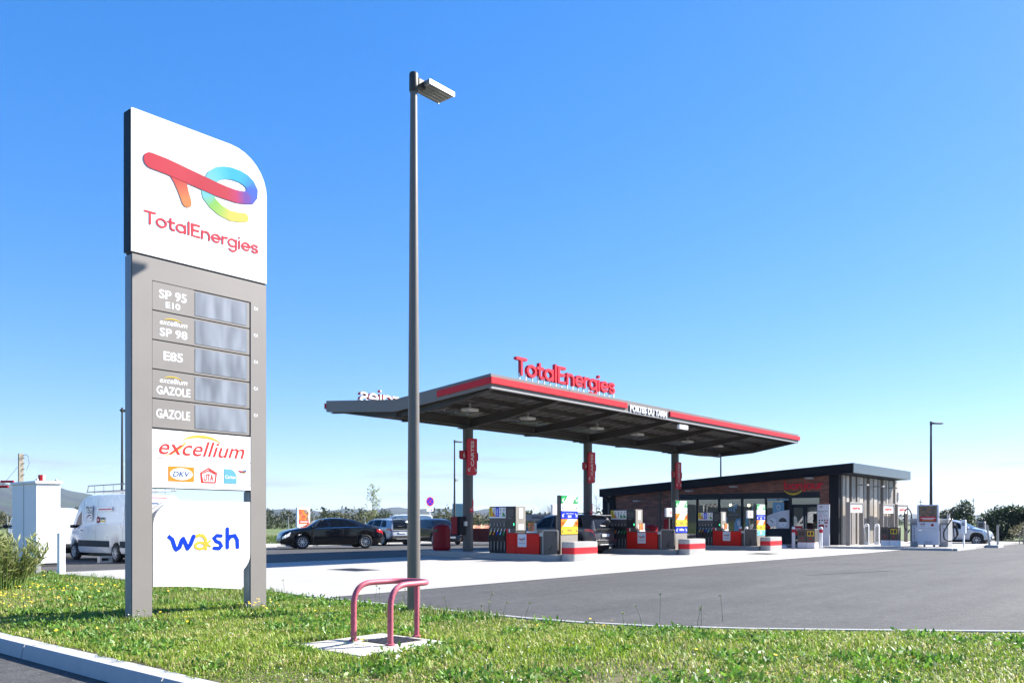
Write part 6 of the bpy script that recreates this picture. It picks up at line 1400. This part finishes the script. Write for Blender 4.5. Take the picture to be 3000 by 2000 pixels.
shrub('dry_scrub', 'dry brown scrub behind the picket fence', 'shrub', 65.0, 10.0, -.1, [(0, 0, .7, 2.6, 1.2, .7, .5), (2.5, -2.2, .7, 2.2, 1.2, .7, .5)], .13, 3600, (.12, .10, .055), (.18, .17, .08), 12)
# hedgerow behind the wire fence
A = Vector((22, 110, 0)); B = Vector((88, 32, 0)); V_, F_, C_ = [], [], []; off = 0
for q in range(120):
    p = A + (B - A) * (q / 119) + Vector((rng.normal(2.5, 1.2), rng.normal(2.5, 1.2), 0)); h = rng.uniform(.6, 1.25); z = mz(p.x, p.y)
    if p.x > 70: h *= .7
    C = np.vstack([blobpts(p.x, p.y, z + h * .6, 1.6, 1.6, h, 380), blobpts(p.x + rng.normal(0, .6), p.y + rng.normal(0, .6), z + h * 1.3, .6, .6, h * .6, 110)])
    brn = rng.uniform(0, 1) < .3
    v, f, c = leafcloud(C, .24, .8, (.03, .04, .014) if not brn else (.14, .12, .06), (.075, .09, .03) if not brn else (.2, .18, .09), 2.0); V_.append(v); F_.append(f + off); C_.append(c); off += len(v)
tag(npmesh('hedgerow', np.vstack(V_), np.vstack(F_), 'leaf', np.vstack(C_)), 'olive green hedgerow running behind the wire fence', 'hedge', kind='stuff')
# far field trees: low dark mass below the hills
V_, F_, C_ = [], [], []; off = 0
for q in range(150):
    a = rng.uniform(-14, 84); d_ = rng.uniform(170, 420); x, y = d_ * math.cos(R(a)), d_ * math.sin(R(a)); h = rng.uniform(1.2, 3.0)
    C = blobpts(x, y, h * .6 - .2, rng.uniform(3, 8), rng.uniform(3, 8), h, 90); v, f, c = leafcloud(C, 1.1, .5, (.04, .05, .02), (.10, .10, .05), 1.8); V_.append(v); F_.append(f + off); C_.append(c); off += len(v)
tag(npmesh('far_treeline', np.vstack(V_), np.vstack(F_), 'leaf', np.vstack(C_)), 'low dark line of far trees under the hills', 'trees', kind='stuff')
# meadow grass right behind the far kerb
Pm = np.stack([rng.uniform(14, 34, 26000), 38.4 + rng.uniform(0, 1, 26000) ** 1.5 * 22], 1); n = len(Pm)
V, F, Cc = blades(Pm, .10, .3, .02, .04, (.06, .12, .018), (.13, .19, .03), (.2, .18, .07), 51, .6); V[:, 2] += np.repeat([mz(x, y) - .02 for x, y in Pm], 5)
tag(npmesh('meadow_grass', V, F, 'grass_blade', Cc), 'lush meadow grass beyond the far kerb', 'grass', kind='stuff')
# thin young tree, bare trees
def tree(name, label, x, y, z0, H, lean, nb, leafn, leafc, r0=.05, spread=.5, group=None, lowleaf=0):
    t = thing(name, label, 'tree', (x, y, z0), group); b = MB(); tips = []
    tr = [(x + lean * f * f * H + .04 * math.sin(f * 9), y + .03 * math.sin(f * 7), z0 + H * f) for f in np.linspace(0, 1, 9)]; b.tube(tr, [r0 * (1 - .85 * f) for f in np.linspace(0, 1, 9)], 7)
    for q in range(nb):
        f = rng.uniform(.28, .97); k = f * 8; i = int(k); p = Vector(tr[i]).lerp(Vector(tr[min(8, i + 1)]), k - i); a = rng.uniform(0, 6.283); L = spread * (1.15 - f) * rng.uniform(.6, 1.3)
        e_ = p + Vector((math.cos(a) * L, math.sin(a) * L, L * rng.uniform(.5, 1.3))); m_ = p.lerp(e_, .5) + Vector((0, 0, -.05 * L)); b.tube([p, m_, e_], [r0 * .28, r0 * .18, r0 * .07], 5)
        for _ in range(3): g = p.lerp(e_, rng.uniform(.4, 1)); e2 = g + Vector(rng.normal(0, .3 * L, 3)) + Vector((0, 0, .25 * L)); b.tube([g, e2], [r0 * .1, r0 * .04], 4); tips.append(e2)
        tips += [m_, e_]
    b.build('trunk', 'bark', t)
    if leafn:
        C = np.array([tuple(tips[rng.integers(len(tips))]) for _ in range(leafn)]) + rng.normal(0, .06, (leafn, 3)); V, F, Cc = leafcloud(C, .09, .4, *leafc, 1.7); npmesh('crown', V, F, 'leaf', Cc, t)
    return t
tree('young_tree', 'slender young tree in fresh leaf behind the silver SUV', 32.9, 38.75, 0, 3.45, .01, 26, 520, ((.20, .26, .05), (.32, .34, .08)), .035, .75)
tree('bare_tree', 'thin bare tree beside the dark shop corner', 62.0, 42.8, 0, 3.6, .0, 22, 0, None, .05, 1.5, 'bare trees')
tree('bare_tree', 'spreading bare tree behind the gas bottle cage', 55.5, 43.0, 0, 2.4, .02, 26, 0, None, .06, 1.8, 'bare trees')
